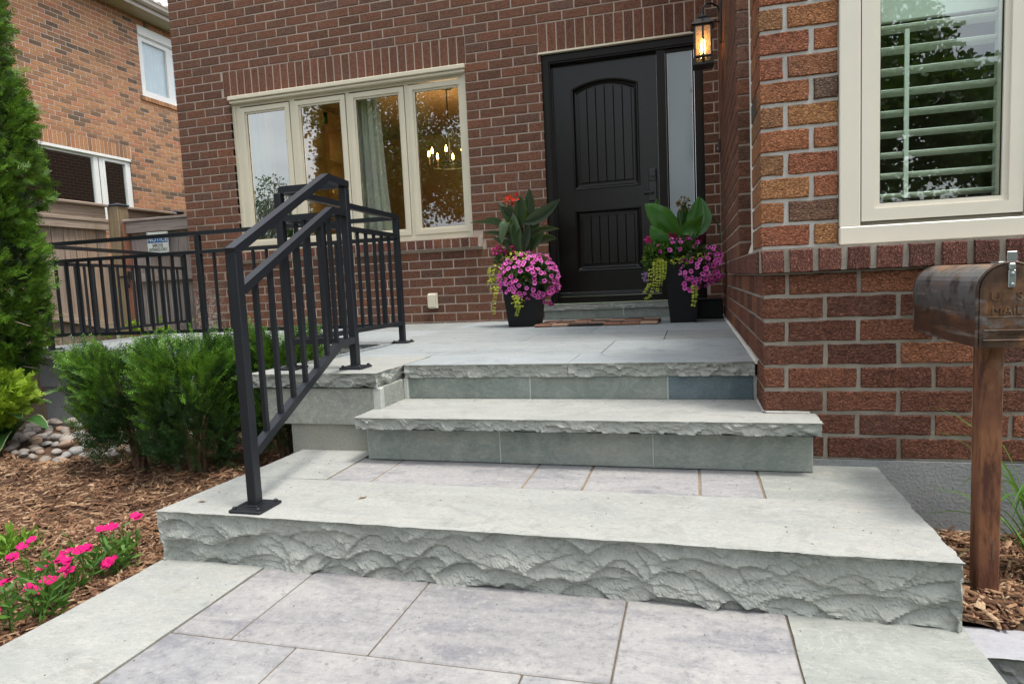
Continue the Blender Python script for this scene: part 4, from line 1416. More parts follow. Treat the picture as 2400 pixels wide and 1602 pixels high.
# ================================================================== MAILBOX
mb = thing('mailbox', 'rusty steel mailbox with an arched top on a square rusty post by the bay', 'mailbox', (0.543, -3.86, -0.62))
rt_ = NT("rusted_steel")
n1 = rt_.noise(rt_.pos((1, 1, 1)), 7.0, 7.0, 0.65, 0.5)
n2 = rt_.noise(rt_.pos((60, 60, 3)), 1.0, 4.0, 0.6)
n3 = rt_.noise(rt_.pos(), 120, 4)
n4 = rt_.noise(rt_.pos((1, 1, 2)), 12.0, 5.0, 0.6)
c = rt_.ramp(n1, [(0.36, (0.030, 0.020, 0.015)), (0.46, (0.085, 0.045, 0.026)), (0.54, (0.15, 0.075, 0.036)), (0.64, (0.33, 0.15, 0.05))])
c = rt_.mix(rt_.ramp(n4, [(0.56, 0.0), (0.68, 0.75)]), c, (0.17, 0.16, 0.155))
c = rt_.mix(rt_.ramp(n2, [(0.52, 0.0), (0.68, 0.5)]), c, (0.07, 0.022, 0.015))
c = rt_.mix(rt_.ramp(n3, [(0.64, 0.0), (0.76, 0.5)]), c, (0.22, 0.16, 0.12))
rust = rt_.end(rt_.bsdf(c, rt_.ramp(n1, [(0.3, 0.38), (0.7, 0.72)]), rt_.bump(rt_.math('ADD', n3, n1), 0.25, 0.002), 0.12, 0.4))
rt2 = NT("rusted_tin_grey")
n1 = rt2.noise(rt2.pos((1, 1, 1)), 9.0, 6.0, 0.62, 0.4)
n2 = rt2.noise(rt2.pos((40, 3, 40)), 1.0, 4.0)
gz = rt2.n("ShaderNodeNewGeometry")
sx_ = rt2.n("ShaderNodeSeparateXYZ")
rt2.set(sx_.inputs[0], gz.outputs['Position'])
hz = rt2.math('ADD', sx_.outputs['Z'], rt2.math('MULTIPLY', n1, 0.10))
c = rt2.ramp(hz, [(0.0, (0.06, 0.030, 0.020)), (0.262, (0.085, 0.040, 0.024)), (0.275, (0.085, 0.082, 0.082)), (0.355, (0.15, 0.15, 0.155)), (0.385, (0.17, 0.165, 0.16)), (0.395, (0.29, 0.165, 0.10))])
c = rt2.mix(rt2.ramp(n2, [(0.55, 0.0), (0.70, 0.6)]), c, (0.34, 0.31, 0.29))
c = rt2.mix(rt2.ramp(rt2.noise(rt2.pos((14, 14, 14)), 1.0, 8.0, 0.75), [(0.40, 0.8), (0.52, 0.0)]), c, (0.035, 0.026, 0.022))
c = rt2.mix(rt2.ramp(rt2.noise(rt2.pos((9, 5, 22)), 1.0, 8.0, 0.75), [(0.56, 0.0), (0.66, 0.6)]), c, (0.24, 0.11, 0.05))
rust2 = rt2.end(rt2.bsdf(c, 0.42, rt2.bump(rt2.noise(rt2.pos((3, 3, 260)), 1.0, 2), 0.25, 0.0015), 0.25, 0.45))
pt_ = NT("rusty_post_steel")
n1 = pt_.noise(pt_.pos((38, 38, 7)), 1.0, 6.0, 0.65, 0.4)
n2 = pt_.noise(pt_.pos(), 9.0, 6.0, 0.65)
c = pt_.mix(pt_.ramp(n2, [(0.35, 0.0), (0.65, 1.0)]), (0.15, 0.062, 0.036), (0.23, 0.10, 0.048))
c = pt_.mix(pt_.ramp(n1, [(0.46, 0.0), (0.62, 0.85)]), c, (0.055, 0.020, 0.015))
c = pt_.mix(pt_.ramp(pt_.noise(pt_.pos((20, 20, 9)), 1.0, 5.0), [(0.62, 0.0), (0.74, 0.5)]), c, (0.30, 0.20, 0.14))
rustp = pt_.end(pt_.bsdf(c, 0.75, pt_.bump(n1, 0.3, 0.002), 0.1, 0.3))
def prof(w, z0, zs, n=16, r=None):
    p = [(-w, z0), (-w, zs)]
    for i in range(1, n):
        t = math.pi * (1 - i / n)
        p.append((w * math.cos(t), zs + w * 1.0 * math.sin(t)))
    return p + [(w, zs), (w, z0)]
HW, ZB, ZS = 0.0715, 0.752, 0.900
pr = prof(HW, ZB, ZS)
m = MB()
n = len(pr)
v = [(x, -0.245, z) for x, z in pr] + [(x, 0.27, z) for x, z in pr]
m.add(v, [(i, i + 1, n + i + 1, n + i) for i in range(n - 1)] + [(n - 1, 0, n, 2 * n - 1)])
m.build('mailbox_shell', rust2, mb)
def plate(pr, y0, y1):
    n = len(pr)
    v = [(x, y0, z) for x, z in pr] + [(x, y1, z) for x, z in pr]
    return v, [tuple(range(n))[::-1], tuple(range(n, 2 * n))] + [(i, (i + 1) % n, n + (i + 1) % n, n + i) for i in range(n)]
m = MB()
m.add(*plate(prof(HW + .0015, ZB - .001, ZS), 0.262, 0.272))
m.build('mailbox_back', rust, mb)
dm = MB()
dm.add(*plate(prof(HW - .002, ZB + .001, ZS), -0.258, -0.2452))
pr2 = prof(HW + .0025, ZB - .002, ZS)
pts = [(x, -0.2535, z) for x, z in pr2]
dm.tube(pts, 0.0042, 6)
dm.tube([(-HW + .010, -0.259, 0.772), (HW - .010, -0.259, 0.772)], .003, 6)
dm.tube([(-HW + .012, -0.259, 0.798), (HW - .012, -0.259, 0.798)], .0022, 6)
dm.tube([(-HW + .02, -0.259, 0.833), (HW - .012, -0.259, 0.833)], .0015, 6)
door_ = dm.build('mailbox_door', rust, mb)
def text(body, size, x, y, z, name, mat, parent, depth=0.0015, rot=(R(90), 0, 0), align='CENTER'):
    c = bpy.data.curves.new(name, 'FONT')
    c.body = body
    c.size = size
    c.extrude = depth
    c.align_x = align
    c.align_y = 'CENTER'
    o = bpy.data.objects.new(name, c)
    o.location = (x, y, z)
    o.rotation_euler = rot
    dg = bpy.context.evaluated_depsgraph_get()
    col.objects.link(o)
    dg.update()
    me = bpy.data.meshes.new_from_object(o.evaluated_get(dg))
    col.objects.unlink(o)
    bpy.data.objects.remove(o)
    me.materials.clear()
    me.materials.append(mat)
    o = bpy.data.objects.new(name, me)
    o.location = (x, y, z)
    o.rotation_euler = rot
    return put(o, parent)
text('U.   S.', 0.033, -0.006, -0.2585, 0.886, 'lettering', rust, door_, .0032)
text('MAIL', 0.033, -0.008, -0.2585, 0.850, 'lettering', rust, door_, .0032)
text('APPROVED BY THE', 0.0085, 0.006, -0.2585, 0.788, 'lettering', rust, door_, .0008)
galv = mat_plain("galvanised_latch", (0.34, 0.38, 0.38), 0.35, 0.75, bscale=80, bstr=0.15)
m = MB()
m.cbox(-.0085, .0085, -.2645, -.2595, .909, .955, .002)
m.cbox(-.0075, .0075, -.266, -.240, .955, .972, .003)
m.cbox(-.004, .0185, -.243, -.240, .9725, 1.002, .001)
m.cbox(-.022, .022, -.241, -.19, .9725, .9765, .001)
la = m.build('latch', galv, mb)
for zz in (.917, .945):
    MB().tube([(0, -.2645, zz), (0, -.267, zz), (0, -.2685, zz)], [.005, .0045, .002], 10).build('screw', galv, la)
m = MB().cbox(-0.031, 0.025, -0.168, -0.112, 0.0, 0.7505, .004)
m.build('mailbox_post', rustp, mb)

# ================================================================== FENCE, GATE, SIGN
W1, W2, W3 = (0.34, 0.27, 0.22), (0.46, 0.33, 0.23), (0.19, 0.15, 0.125)
wz = mat_wood("weathered_fence_board", W1, W2, W3, 'z')
wy = mat_wood("weathered_fence_rail", (0.44, 0.36, 0.28), (0.50, 0.40, 0.31), (0.25, 0.19, 0.15), 'y')
wx = mat_wood("weathered_gate_rail", (0.33, 0.28, 0.255), (0.40, 0.335, 0.295), (0.19, 0.16, 0.15), 'x')
wp = mat_wood("fence_post_wood", (0.33, 0.26, 0.16), (0.36, 0.28, 0.18), (0.18, 0.13, 0.085), 'z', 0.8)
capm = mat_plain("blue_grey_post_cap", (0.035, 0.055, 0.075), 0.4)
fence = thing('wood_fence', 'weathered brown wood fence with capped posts along the side yard', 'fence', (-7.0, 0, 0))
for yy, zt in ((0.36, 1.475), (1.42, 1.50), (-1.2, 1.5)):
    xo = 0.115 if yy == 0.36 else 0.0
    w = 0.078 if yy == 0.36 else 0.06
    po = MB().cbox(xo - w, xo + w, yy - w, yy + w, -0.9, zt, .005).build('post', wp, fence)
    MB().cbox(xo - w - .014, xo + w + .014, yy - w - .014, yy + w + .014, zt + .001, zt + .022, .005).add(
        [(xo - w, yy - w, zt + .022), (xo + w, yy - w, zt + .022), (xo + w, yy + w, zt + .022), (xo - w, yy + w, zt + .022), (xo, yy, zt + .045)], [(0, 1, 4), (1, 2, 4), (2, 3, 4), (3, 0, 4), (3, 2, 1, 0)]).build('post_cap', capm, po)
for ya, yb in ((-1.14, 0.28), (0.44, 1.36), (1.48, 6.5)):
    MB().cbox(-0.06, 0.075, ya, yb, 1.468, 1.50, .006).build('cap_rail', wy, fence)
    MB().cbox(-0.02, 0.015, ya, yb, 1.33, 1.4675, .003).build('top_board', wy, fence)
    MB().cbox(-0.045, 0.055, ya, yb, 1.285, 1.325, .005).build('rail', wy, fence)
    MB().cbox(0.005, 0.045, ya, yb, 1.195, 1.284, .004).build('rail', wy, fence)
    y = ya
    while y < yb - 0.02:
        w = min(0.138, yb - y)
        dx = rnd.uniform(-.012, .004)
        MB().cbox(-0.025 + dx, dx, y + .004, y + w - .004, -0.5, 1.284, .002).build('board', wz, fence)
        y += 0.142
MB().bar((0.03, -1.1, 0.36), (0.03, 0.30, 0.035), 0.05, 0.095).build('brace', wy, fence)

gate = thing('wood_gate', 'grey weathered wood gate between the fence post and the house corner', 'gate', (-6.14, 0.33, 0))
gx0, gx1 = -0.62, 0.56
MB().cbox(gx0, gx1, -0.055, 0.06, 1.275, 1.305, .005).build('cap_rail', wx, gate)
MB().cbox(gx0 + .01, gx1, -0.035, 0.0, 1.142, 1.274, .004).build('rail', wx, gate)
MB().cbox(gx0 + .09, gx1, -0.035, 0.0, 0.565, 0.665, .004).build('rail', wx, gate)
MB().cbox(gx0 + .09, gx1, -0.035, 0.0, -0.15, -0.05, .004).build('rail', wx, gate)
MB().cbox(gx0 - .015, gx0 + .035, -0.05, 0.03, -0.5, 1.27, .004).build('gate_edge', mat_wood("reddish_gate_edge", (0.30, 0.13, 0.08), (0.34, 0.16, 0.10), (0.16, 0.08, 0.06), 'z'), gate)
x = gx0 + .04
while x < gx1:
    w = 0.132 + rnd.uniform(-.01, .01)
    dy = rnd.choice([0.0, 0.016])
    MB().cbox(x, min(x + w, gx1), 0.002 + dy, 0.022 + dy, -0.4, 1.27, .002).build('board', mat_wood("grey_gate_board", (0.31, 0.27, 0.26), (0.43, 0.365, 0.325), (0.18, 0.15, 0.145), 'z') if 'grey_gate_board' not in bpy.data.materials else bpy.data.materials['grey_gate_board'], gate)
    x += w + 0.004
m = MB()
m.cbox(gx0 + .03, gx0 + .075, -.075, -.05, .60, .70, .005)
m.tube([(gx0 + .05, -.075, .60), (gx0 + .045, -.10, .56), (gx0 + .05, -.08, .50)], .012, 8)
m.bar((gx0 - .12, -.06, .635), (gx0 + .05, -.06, .635), .012, .02)
m.build('gate_latch', M['hardware'], gate)

sign = thing('notice_sign', 'small white sign with a blue header on the wood gate', 'sign', (-6.275, 0.285, 0.885))
signm = mat_plain("sign_white", (0.66, 0.70, 0.66), 0.4, var=0.02)
box('sign_plate', signm, sign, -0.15, 0.15, 0.0, 0.004, 0.0, 0.248, 0.0012)
box('sign_header', mat_plain("sign_blue", (0.012, 0.10, 0.30), 0.4), sign, -0.143, 0.143, -0.0022, -0.0002, 0.125, 0.200)
blk = mat_plain("sign_black", (0.015, 0.018, 0.018), 0.5)
def stext(body, size, z, mat, sx):
    o = text(body, size, 0, -0.003, z, 'lettering', mat, sign, 0.0006)
    o.scale = (sx, 1, 1)
stext('NOTICE', 0.082, 0.163, signm, 0.95)
stext('EMPLOYEE', 0.052, 0.090, blk, 0.62)
stext('ENTRANCE ONLY', 0.052, 0.043, blk, 0.62)
for sx in (-.138, .138):
    for zz in (.012, .236):
        MB().tube([(sx, -0.0005, zz), (sx, -0.0035, zz)], .0045, 8).build('screw', M['hardware'], sign)

# ================================================================== NEIGHBOUR'S HOUSE
nb = thing('neighbour_house', "tan brick house next door with white windows and a tiled roof edge", 'house', (-11, 0, 0))
NX = -11.0
NB = []
SOLN = (2.2, 4.832, 3.139, 3.395)
LW = (2.2, 4.795, 1.9, 3.139)
UW = (5.275, 7.6, 4.40, 5.90)
UWS = (5.21, 7.65, 4.40, 4.495)
PZN = 0.0855
k = 0
z = 0.4
BX = []
while z < 6.04:
    lay_row(BX, -1.5, 8.5, z, z + PZN, NX, 'n', -1.5 + (0.12 if k % 2 else 0.24), 'brick_nb', [(SOLN[0], SOLN[1], SOLN[2], SOLN[3]), LW, UW, UWS], 0.238, 0.09, jt=.010)
    z += PZN
    k += 1
NB = BX
y = SOLN[0]
while y < SOLN[1] - .04:
    NB.append(dict(c=y + .0385, l=.077, z0=SOLN[2] + .005, z1=SOLN[3] - .005, face=NX, axis='n', d=.09, mat='brick_nb', name='soldier_brick'))
    y += .0875
y = UW[0]
while y < UW[1]:
    NB.append(dict(c=y + .0385, l=.077, z0=UW[3] + .005, z1=UW[3] + .12, face=NX + .002, axis='n', d=.09, mat='brick_nb', name='soldier_brick'))
    y += .0875
y = UWS[0]
while y < UWS[1]:
    NB.append(dict(c=y + .0385, l=.077, z0=UWS[2] + .002, z1=UWS[3] - .004, face=NX + .03, axis='n', d=.12, mat='brick_nb', name='sill_brick'))
    y += .0875
for b in NB:
    b['face'] -= NX
    b['seen'] = 1
_old = CAM.copy()
def shift(bl, root):
    """place bricks relative to a thing that does not stand at the origin"""
    before = set(o.name for o in root.children)
    for b in bl:
        b['face'] += root.location.x
    emit_bricks(bl, root, 300)
    for o in root.children:
        if o.name not in before:
            o.location.x -= root.location.x
shift(NB, nb)
m = MB()
for (a, b, c, d) in [(-1.5, LW[0], .3, 6.1), (LW[0], LW[1], .3, LW[2]), (LW[0], LW[1], LW[3], 6.1), (LW[1], UW[0], .3, 6.1), (UW[0], UW[1], .3, 4.41), (UW[0], UW[1], 5.9, 6.1), (UW[1], 8.6, .3, 6.1)]:
    m.box(-0.15, -0.005, a, b, c, d)
m.build('mortar', M['mortar_nb'], nb)
def yz_frame(y0, y1, z0, z1, w, x0, x1, wt=None, wb=None):
    q = MB().frame_xz(y0, y1, z0, z1, w, -x1, -x0, wt, wb)
    q.v = [(-b, a, c) for a, b, c in q.v]
    return q
f = yz_frame(LW[0], LW[1] - .003, LW[2], LW[3] - .004, .075, -.09, -.02, .06, .075)
f.box(-.09, -.022, 3.96, 4.17, LW[2] + .07, LW[3] - .06)
f.cbox(-.02, .015, LW[0], LW[1], LW[3] - .055, LW[3] - .005, .004)
lw = f.build('window', M['white'], nb)
yz_frame(2.28, 3.985, 1.975, 3.07, .03, -.08, -.035).build('sash', M['white'], lw)
yz_frame(4.145, 4.72, 1.975, 3.07, .05, -.075, -.012).build('sash', M['white'], lw)
box('pane', M['glass_nb'], lw, -.066, -.060, 2.30, 3.96, 1.99, 3.05)
box('pane', M['glass_nb'], lw, -.056, -.050, 4.19, 4.67, 2.02, 3.03)
box('mullion_gap', M['seal'], lw, -.0215, -.019, 4.055, 4.067, 2.0, 3.06)
f = yz_frame(UW[0], UW[1], UW[2] + .10, UW[3], .045, -.09, -.02, .20, .045)
f.cbox(-.02, .012, UW[0], UW[1], 5.72, 5.895, .004)
uw = f.build('window', M['white'], nb)
yz_frame(5.325, 6.11, 4.55, 5.69, .075, -.085, -.026).build('sash', M['white'], uw)
yz_frame(6.115, 7.5, 4.55, 5.69, .10, -.085, -.040).build('sash', M['white'], uw)
box('pane', M['glass_nb'], uw, -.066, -.060, 5.40, 6.035, 4.62, 5.62)
box('pane', M['glass_nb'], uw, -.076, -.070, 6.215, 7.4, 4.65, 5.60)
V, F = [], []
n = 90
for i in range(n + 1):
    t = i / n
    yy = 5.38 + t * 2.0
    xx = -.11 + .014 * math.sin(t * 150)
    V += [(xx, yy, 4.58), (xx, yy, 5.66)]
for i in range(n):
    F.append((2 * i, 2 * i + 2, 2 * i + 3, 2 * i + 1))
me = bpy.data.meshes.new('sheer_curtain')
me.from_pydata(V, [], F)
mesh_obj('sheer_curtain', me, mat_plain("sheer_white", (0.62, 0.68, 0.70), 0.9), uw, True)
box('room_back', M['near_black'], nb, -1.2, -1.18, 1.9, 8.0, 1.7, 6.0)  # near-black plane closing the rooms behind the far windows
sof = MB().box(-0.14, 0.42, -1.5, 9.0, 6.035, 6.05)
so = sof.build('soffit', mat_plain("tan_soffit", (0.40, 0.35, 0.25), 0.6), nb)
g = MB()
pg = [(0.42, 6.03), (0.43, 6.03), (0.43, 6.10), (0.48, 6.11), (0.515, 6.15), (0.52, 6.215), (0.535, 6.225), (0.535, 6.24), (0.42, 6.24)]
v = [(x, -1.5, z) for x, z in pg] + [(x, 9.0, z) for x, z in pg]
n = len(pg)
g.add(v, [tuple(range(n)), tuple(range(n, 2 * n))[::-1]] + [((i + 1) % n, i, n + i, n + (i + 1) % n) for i in range(n)])
g.build('gutter', mat_plain("taupe_gutter", (0.38, 0.33, 0.28), 0.4), nb)
rf = MB().add([(0.40, -1.5, 6.235), (0.40, 9.0, 6.235), (-3.6, 9.0, 7.7), (-3.6, -1.5, 7.7)], [(0, 1, 2, 3)])
roof = rf.build('roof', mat_plain("brown_underlay", (0.07, 0.045, 0.035), 0.9), nb)
tm = mat_plain("pinkish_roof_tile", (0.46, 0.36, 0.31), 0.6, var=0.15)
tv, tf_ = [], []
for i in range(9):
    t = math.pi * i / 8
    for e, s in ((0.0, 1.0), (0.36, 0.8)):
        tv.append((-e, 0.082 * s * math.cos(t), 0.075 * s * math.sin(t)))
for i in range(8):
    tf_.append((2 * i, 2 * i + 1, 2 * i + 3, 2 * i + 2))
tf_.append(tuple(range(0, 18, 2)))
tme = bpy.data.meshes.new('tile')
tme.from_pydata(tv, [], tf_)
tme.materials.append(tm)
sl_ = math.atan2(1.465, 4.0)
for r_ in range(5):
    for j in range(26):
        yy = 3.6 + j * 0.205
        o = bpy.data.objects.new('tile', tme)
        o.location = (0.44 - r_ * 0.30, yy, 6.245 + r_ * 0.30 * math.tan(sl_))
        o.rotation_euler = (0, sl_ + R(3), 0)
        put(o, roof)

leafm = mat_rough("dry_leaf", (0.16, 0.10, 0.05), (0.24, 0.16, 0.08), 60, 200)
for (x, y, z, a, lab) in ((-1.98, -4.20, -0.3705, 0.4, 'small curled dry leaf on the left end of the thick front stone'), (-1.40, -4.09, -0.3705, 0.9, 'small dry leaf lying on the thick front stone right of the railing foot'), (-0.9, -1.2, PZ + .0015, 0.2, 'tiny dry leaf on the porch paving near the mat')):
    o = MB().add([(0, 0, 0), (.012, .006, .004), (.026, .003, .001), (.036, -.001, .005), (.024, -.007, .001), (.011, -.006, .003)], [(0, 1, 5), (1, 2, 4, 5), (2, 3, 4)]).build('dry_leaf', leafm, None, label=lab, cat='leaf', group='dry leaves on the stone')
    o.location = (x, y, z)
    o.rotation_euler = (0, 0, a)

rng = np.random.default_rng(90)
V, F = [], []
for i in range(220):
    k = rng.integers(0, 4)
    if k == 0:
        x, y, z = rng.uniform(-2.0, .36), rng.uniform(-5.2, -4.36), PT
    elif k == 1:
        x, y, z = rng.uniform(-2.0, .36), rng.uniform(-4.27, -3.6), -0.3715
    elif k == 2:
        x, y, z = rng.uniform(-1.9, -.02), rng.uniform(-3.2, -.6), PZ
    else:
        x, y, z = rng.uniform(-1.58, .1), -3.215 - abs(rng.normal(0, .05)), -0.1755
    a, l, w = rng.uniform(0, 6.28), rng.uniform(.0012, .0045), rng.uniform(.0008, .0018)
    c, s_ = math.cos(a), math.sin(a)
    b = len(V)
    for u_, v_, h_ in ((-l, -w, 0), (l, -w, 0), (l, w, 0), (-l, w, 0), (0, 0, .0016)):
        V.append((x + u_ * c - v_ * s_, y + u_ * s_ + v_ * c, z + h_))
    F += [(b, b + 1, b + 4), (b + 1, b + 2, b + 4), (b + 2, b + 3, b + 4), (b + 3, b, b + 4)]
me = bpy.data.meshes.new('grit')
me.from_pydata(V, [], F)
mesh_obj('grit', me, mat_plain("dark_grit", (0.06, 0.045, 0.032), 0.9, var=0.4), None, label='small dark crumbs of soil and mulch scattered on the stone', cat='debris', kind='stuff')
# ================================================================== PLANTS
def unit(a):
    return a / np.maximum(np.linalg.norm(a, axis=-1, keepdims=True), 1e-9)

def cards(P, D, S, Ln, W, fat=0.5, fold=None):
    """diamond leaves: base P, direction D, side S, length Ln, width W"""
    Ln = np.asarray(Ln).reshape(-1, 1)
    W = np.asarray(W).reshape(-1, 1)
    mid = P + D * Ln * fat
    if fold is not None:
        mid = mid + fold
    V = np.stack([P, mid + S * W / 2, P + D * Ln, mid - S * W / 2], 1).reshape(-1, 3)
    F = np.arange(len(V)).reshape(-1, 4)
    return V, F

def join(lst):
    Vs, Fs, Ms, b = [], [], [], 0
    for V, F, mi in lst:
        Vs.append(V)
        Fs.append(F + b)
        Ms.append(np.full(len(F), mi))
        b += len(V)
    return np.concatenate(Vs), np.concatenate(Fs), np.concatenate(Ms)

def perp(D, rng):
    r = rng.normal(size=D.shape)
    return unit(np.cross(D, r))

# ---- yews
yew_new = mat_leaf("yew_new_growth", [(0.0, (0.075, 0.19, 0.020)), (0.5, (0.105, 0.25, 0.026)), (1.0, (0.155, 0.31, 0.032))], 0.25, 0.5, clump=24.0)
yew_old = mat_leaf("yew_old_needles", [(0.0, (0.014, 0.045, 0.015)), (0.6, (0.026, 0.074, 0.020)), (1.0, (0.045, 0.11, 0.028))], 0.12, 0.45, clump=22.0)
bark = mat_rough("reddish_bark", (0.10, 0.055, 0.035), (0.15, 0.09, 0.06), 20, 90, 0.8, 0.01)

def needle_shoots(B, D, Ln, rng, nn, nl, nw, mi):
    """two-ranked needles on shoots starting at B along D"""
    k = len(B)
    S = perp(D, rng)
    Nn = unit(np.cross(D, S))
    t = np.linspace(0.06, 1.0, nn)
    out = []
    for sgn in (-1, 1):
        P = B[:, None, :] + D[:, None, :] * (Ln[:, None, None] * t[None, :, None])
        a = 0.95 * (1 - 0.6 * t)[None, :, None] + rng.uniform(-.12, .12, (k, nn, 1))
        d = unit(D[:, None, :] * (1 - a * .6) + S[:, None, :] * sgn * (a + .35) + Nn[:, None, :] * rng.uniform(-.25, .45, (k, nn, 1)))
        sd_ = unit(np.cross(d, np.broadcast_to(Nn[:, None, :], d.shape)))
        L_ = nl * rng.uniform(0.75, 1.1, (k, nn)) * (1.0 - 0.35 * t[None, :])
        out.append(cards(P.reshape(-1, 3), d.reshape(-1, 3), sd_.reshape(-1, 3), L_.ravel(), np.full(k * nn, nw)) + (mi,))
    # shoot axis
    out.append(cards(B, D, S, Ln, np.full(k, nw * .9)) + (mi,))
    return out

def yew(cx, cy, zg, rx, ry, ztop, nsh, seed, label, lean=(0, 0)):
    rng = np.random.default_rng(seed)
    t = thing('yew_shrub', label, 'shrub', (cx, cy, zg), 'yew shrubs in front of the garden wall')
    H = ztop - zg
    # stems
    m = MB()
    tips = []
    for i in range(9):
        a = rng.uniform(0, 6.28)
        rr = rng.uniform(.3, .85)
        ex, ey = rx * rr * math.cos(a) + lean[0], ry * rr * math.sin(a) + lean[1]
        h = H * rng.uniform(.6, .88)
        pts = [(.03 * math.cos(a), .03 * math.sin(a), -0.03), (ex * .25 + rng.uniform(-.02, .02), ey * .25, h * .33), (ex * .6, ey * .6 + rng.uniform(-.02, .02), h * .66), (ex, ey, h)]
        m.tube(pts, [.013, .010, .007, .003], 5)
        tips.append(pts)
    m.build('branch', bark, t)
    # shoots spread through a vase-shaped crown with lobes
    lob = rng.uniform(0, 6.28, 6)
    def prof(z, a):
        s = np.clip(z / H, 0, 1)
        r = 0.64 + 0.50 * s - 0.32 * np.clip((s - .72) / .28, 0, 1) ** 2
        r = r * (1 + 0.14 * np.sin(3 * a + lob[0] + 4 * s) + 0.11 * np.sin(5 * a + lob[1] - 7 * s) + .07 * np.sin(9 * a + lob[2] + 11 * s))
        return r
    z = H * (0.06 + 0.94 * rng.uniform(0, 1, nsh) ** 0.72)
    a = rng.uniform(0, 2 * np.pi, nsh)
    q = rng.uniform(0.30, 1.0, nsh) ** 0.5
    topcap = 0.90 + 0.10 * np.sin(4 * a + lob[3]) * q
    z = np.minimum(z, H * topcap)
    r = prof(z, a) * q
    keep = rng.uniform(0, 1, nsh) < (0.5 + 0.5 * np.clip((z / H - .05) / .35, 0, 1))
    z, a, q, r = z[keep], a[keep], q[keep], r[keep]
    B = np.stack([rx * r * np.cos(a) + lean[0] * z / H, ry * r * np.sin(a) + lean[1] * z / H, z], 1)
    k = len(B)
    D = unit(np.stack([np.cos(a) * rng.uniform(.2, 1.0, k), np.sin(a) * rng.uniform(.2, 1.0, k), rng.uniform(.35, 1.5, k)], 1) + rng.normal(0, .30, (k, 3)))
    Ln = rng.uniform(.07, .145, k)
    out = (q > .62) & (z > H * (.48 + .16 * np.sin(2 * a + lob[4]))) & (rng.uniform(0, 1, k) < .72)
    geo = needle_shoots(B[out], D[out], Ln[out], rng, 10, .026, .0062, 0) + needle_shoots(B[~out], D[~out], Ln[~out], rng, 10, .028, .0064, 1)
    V, F, mi = join(geo)
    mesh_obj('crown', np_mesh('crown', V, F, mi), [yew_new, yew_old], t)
    return t
yew(-3.37, -3.08, -0.62, 0.285, 0.26, 0.085, 2100, 101, 'bushy yew shrub farthest left, nearest the river stones', (-.02, .0))
yew(-2.84, -3.22, -0.62, 0.245, 0.24, 0.10, 2000, 102, 'dense yew shrub standing between two other yews in the mulch')
yew(-2.50, -2.90, -0.62, 0.235, 0.25, 0.12, 1900, 103, 'yew shrub beside the porch corner, partly behind the step railing')
yew(-3.10, -2.70, -0.62, 0.24, 0.24, 0.08, 900, 104, 'small yew shrub half hidden behind the front yews at the wall')

# ---- tall cedar at the left
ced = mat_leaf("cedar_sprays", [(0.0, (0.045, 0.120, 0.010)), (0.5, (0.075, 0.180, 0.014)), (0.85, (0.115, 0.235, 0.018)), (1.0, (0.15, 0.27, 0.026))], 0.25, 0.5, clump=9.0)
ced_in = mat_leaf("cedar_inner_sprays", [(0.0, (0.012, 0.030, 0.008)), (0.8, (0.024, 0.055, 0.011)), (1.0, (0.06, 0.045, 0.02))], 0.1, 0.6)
lime = mat_leaf("lit_cedar_sprays", [(0.0, (0.17, 0.30, 0.016)), (0.6, (0.25, 0.39, 0.022)), (1.0, (0.34, 0.46, 0.035))], 0.3, 0.5, clump=14.0, camt=0.4)  # lime tone carries the light on the low cedar branch
def sprays(B, D, Nrm, size, rng, nb_, mi, wid=.0085):
    """flat fans of scale-leaf branchlets"""
    k = len(B)
    S = unit(np.cross(D, Nrm))
    out = [cards(B, D, S, size, np.full(k, wid * 1.1)) + (mi,)]
    t = np.linspace(.12, .85, nb_)
    for sgn in (-1, 1):
        P = B[:, None, :] + D[:, None, :] * (size[:, None, None] * t[None, :, None])
        ang = 0.62 + rng.uniform(-.15, .15, (k, nb_, 1))
        d = unit(D[:, None, :] * np.cos(ang) + S[:, None, :] * sgn * np.sin(ang) + Nrm[:, None, :] * rng.uniform(-.15, .15, (k, nb_, 1)))
        L_ = size[:, None] * (0.62 - .42 * t)[None, :] * rng.uniform(.7, 1.2, (k, nb_))
        sd_ = np.broadcast_to(unit(np.cross(d, np.broadcast_to(Nrm[:, None, :], d.shape))), d.shape)
        out.append(cards(P.reshape(-1, 3), d.reshape(-1, 3), sd_.reshape(-1, 3), L_.ravel(), np.full(k * nb_, wid)) + (mi,))
    return out
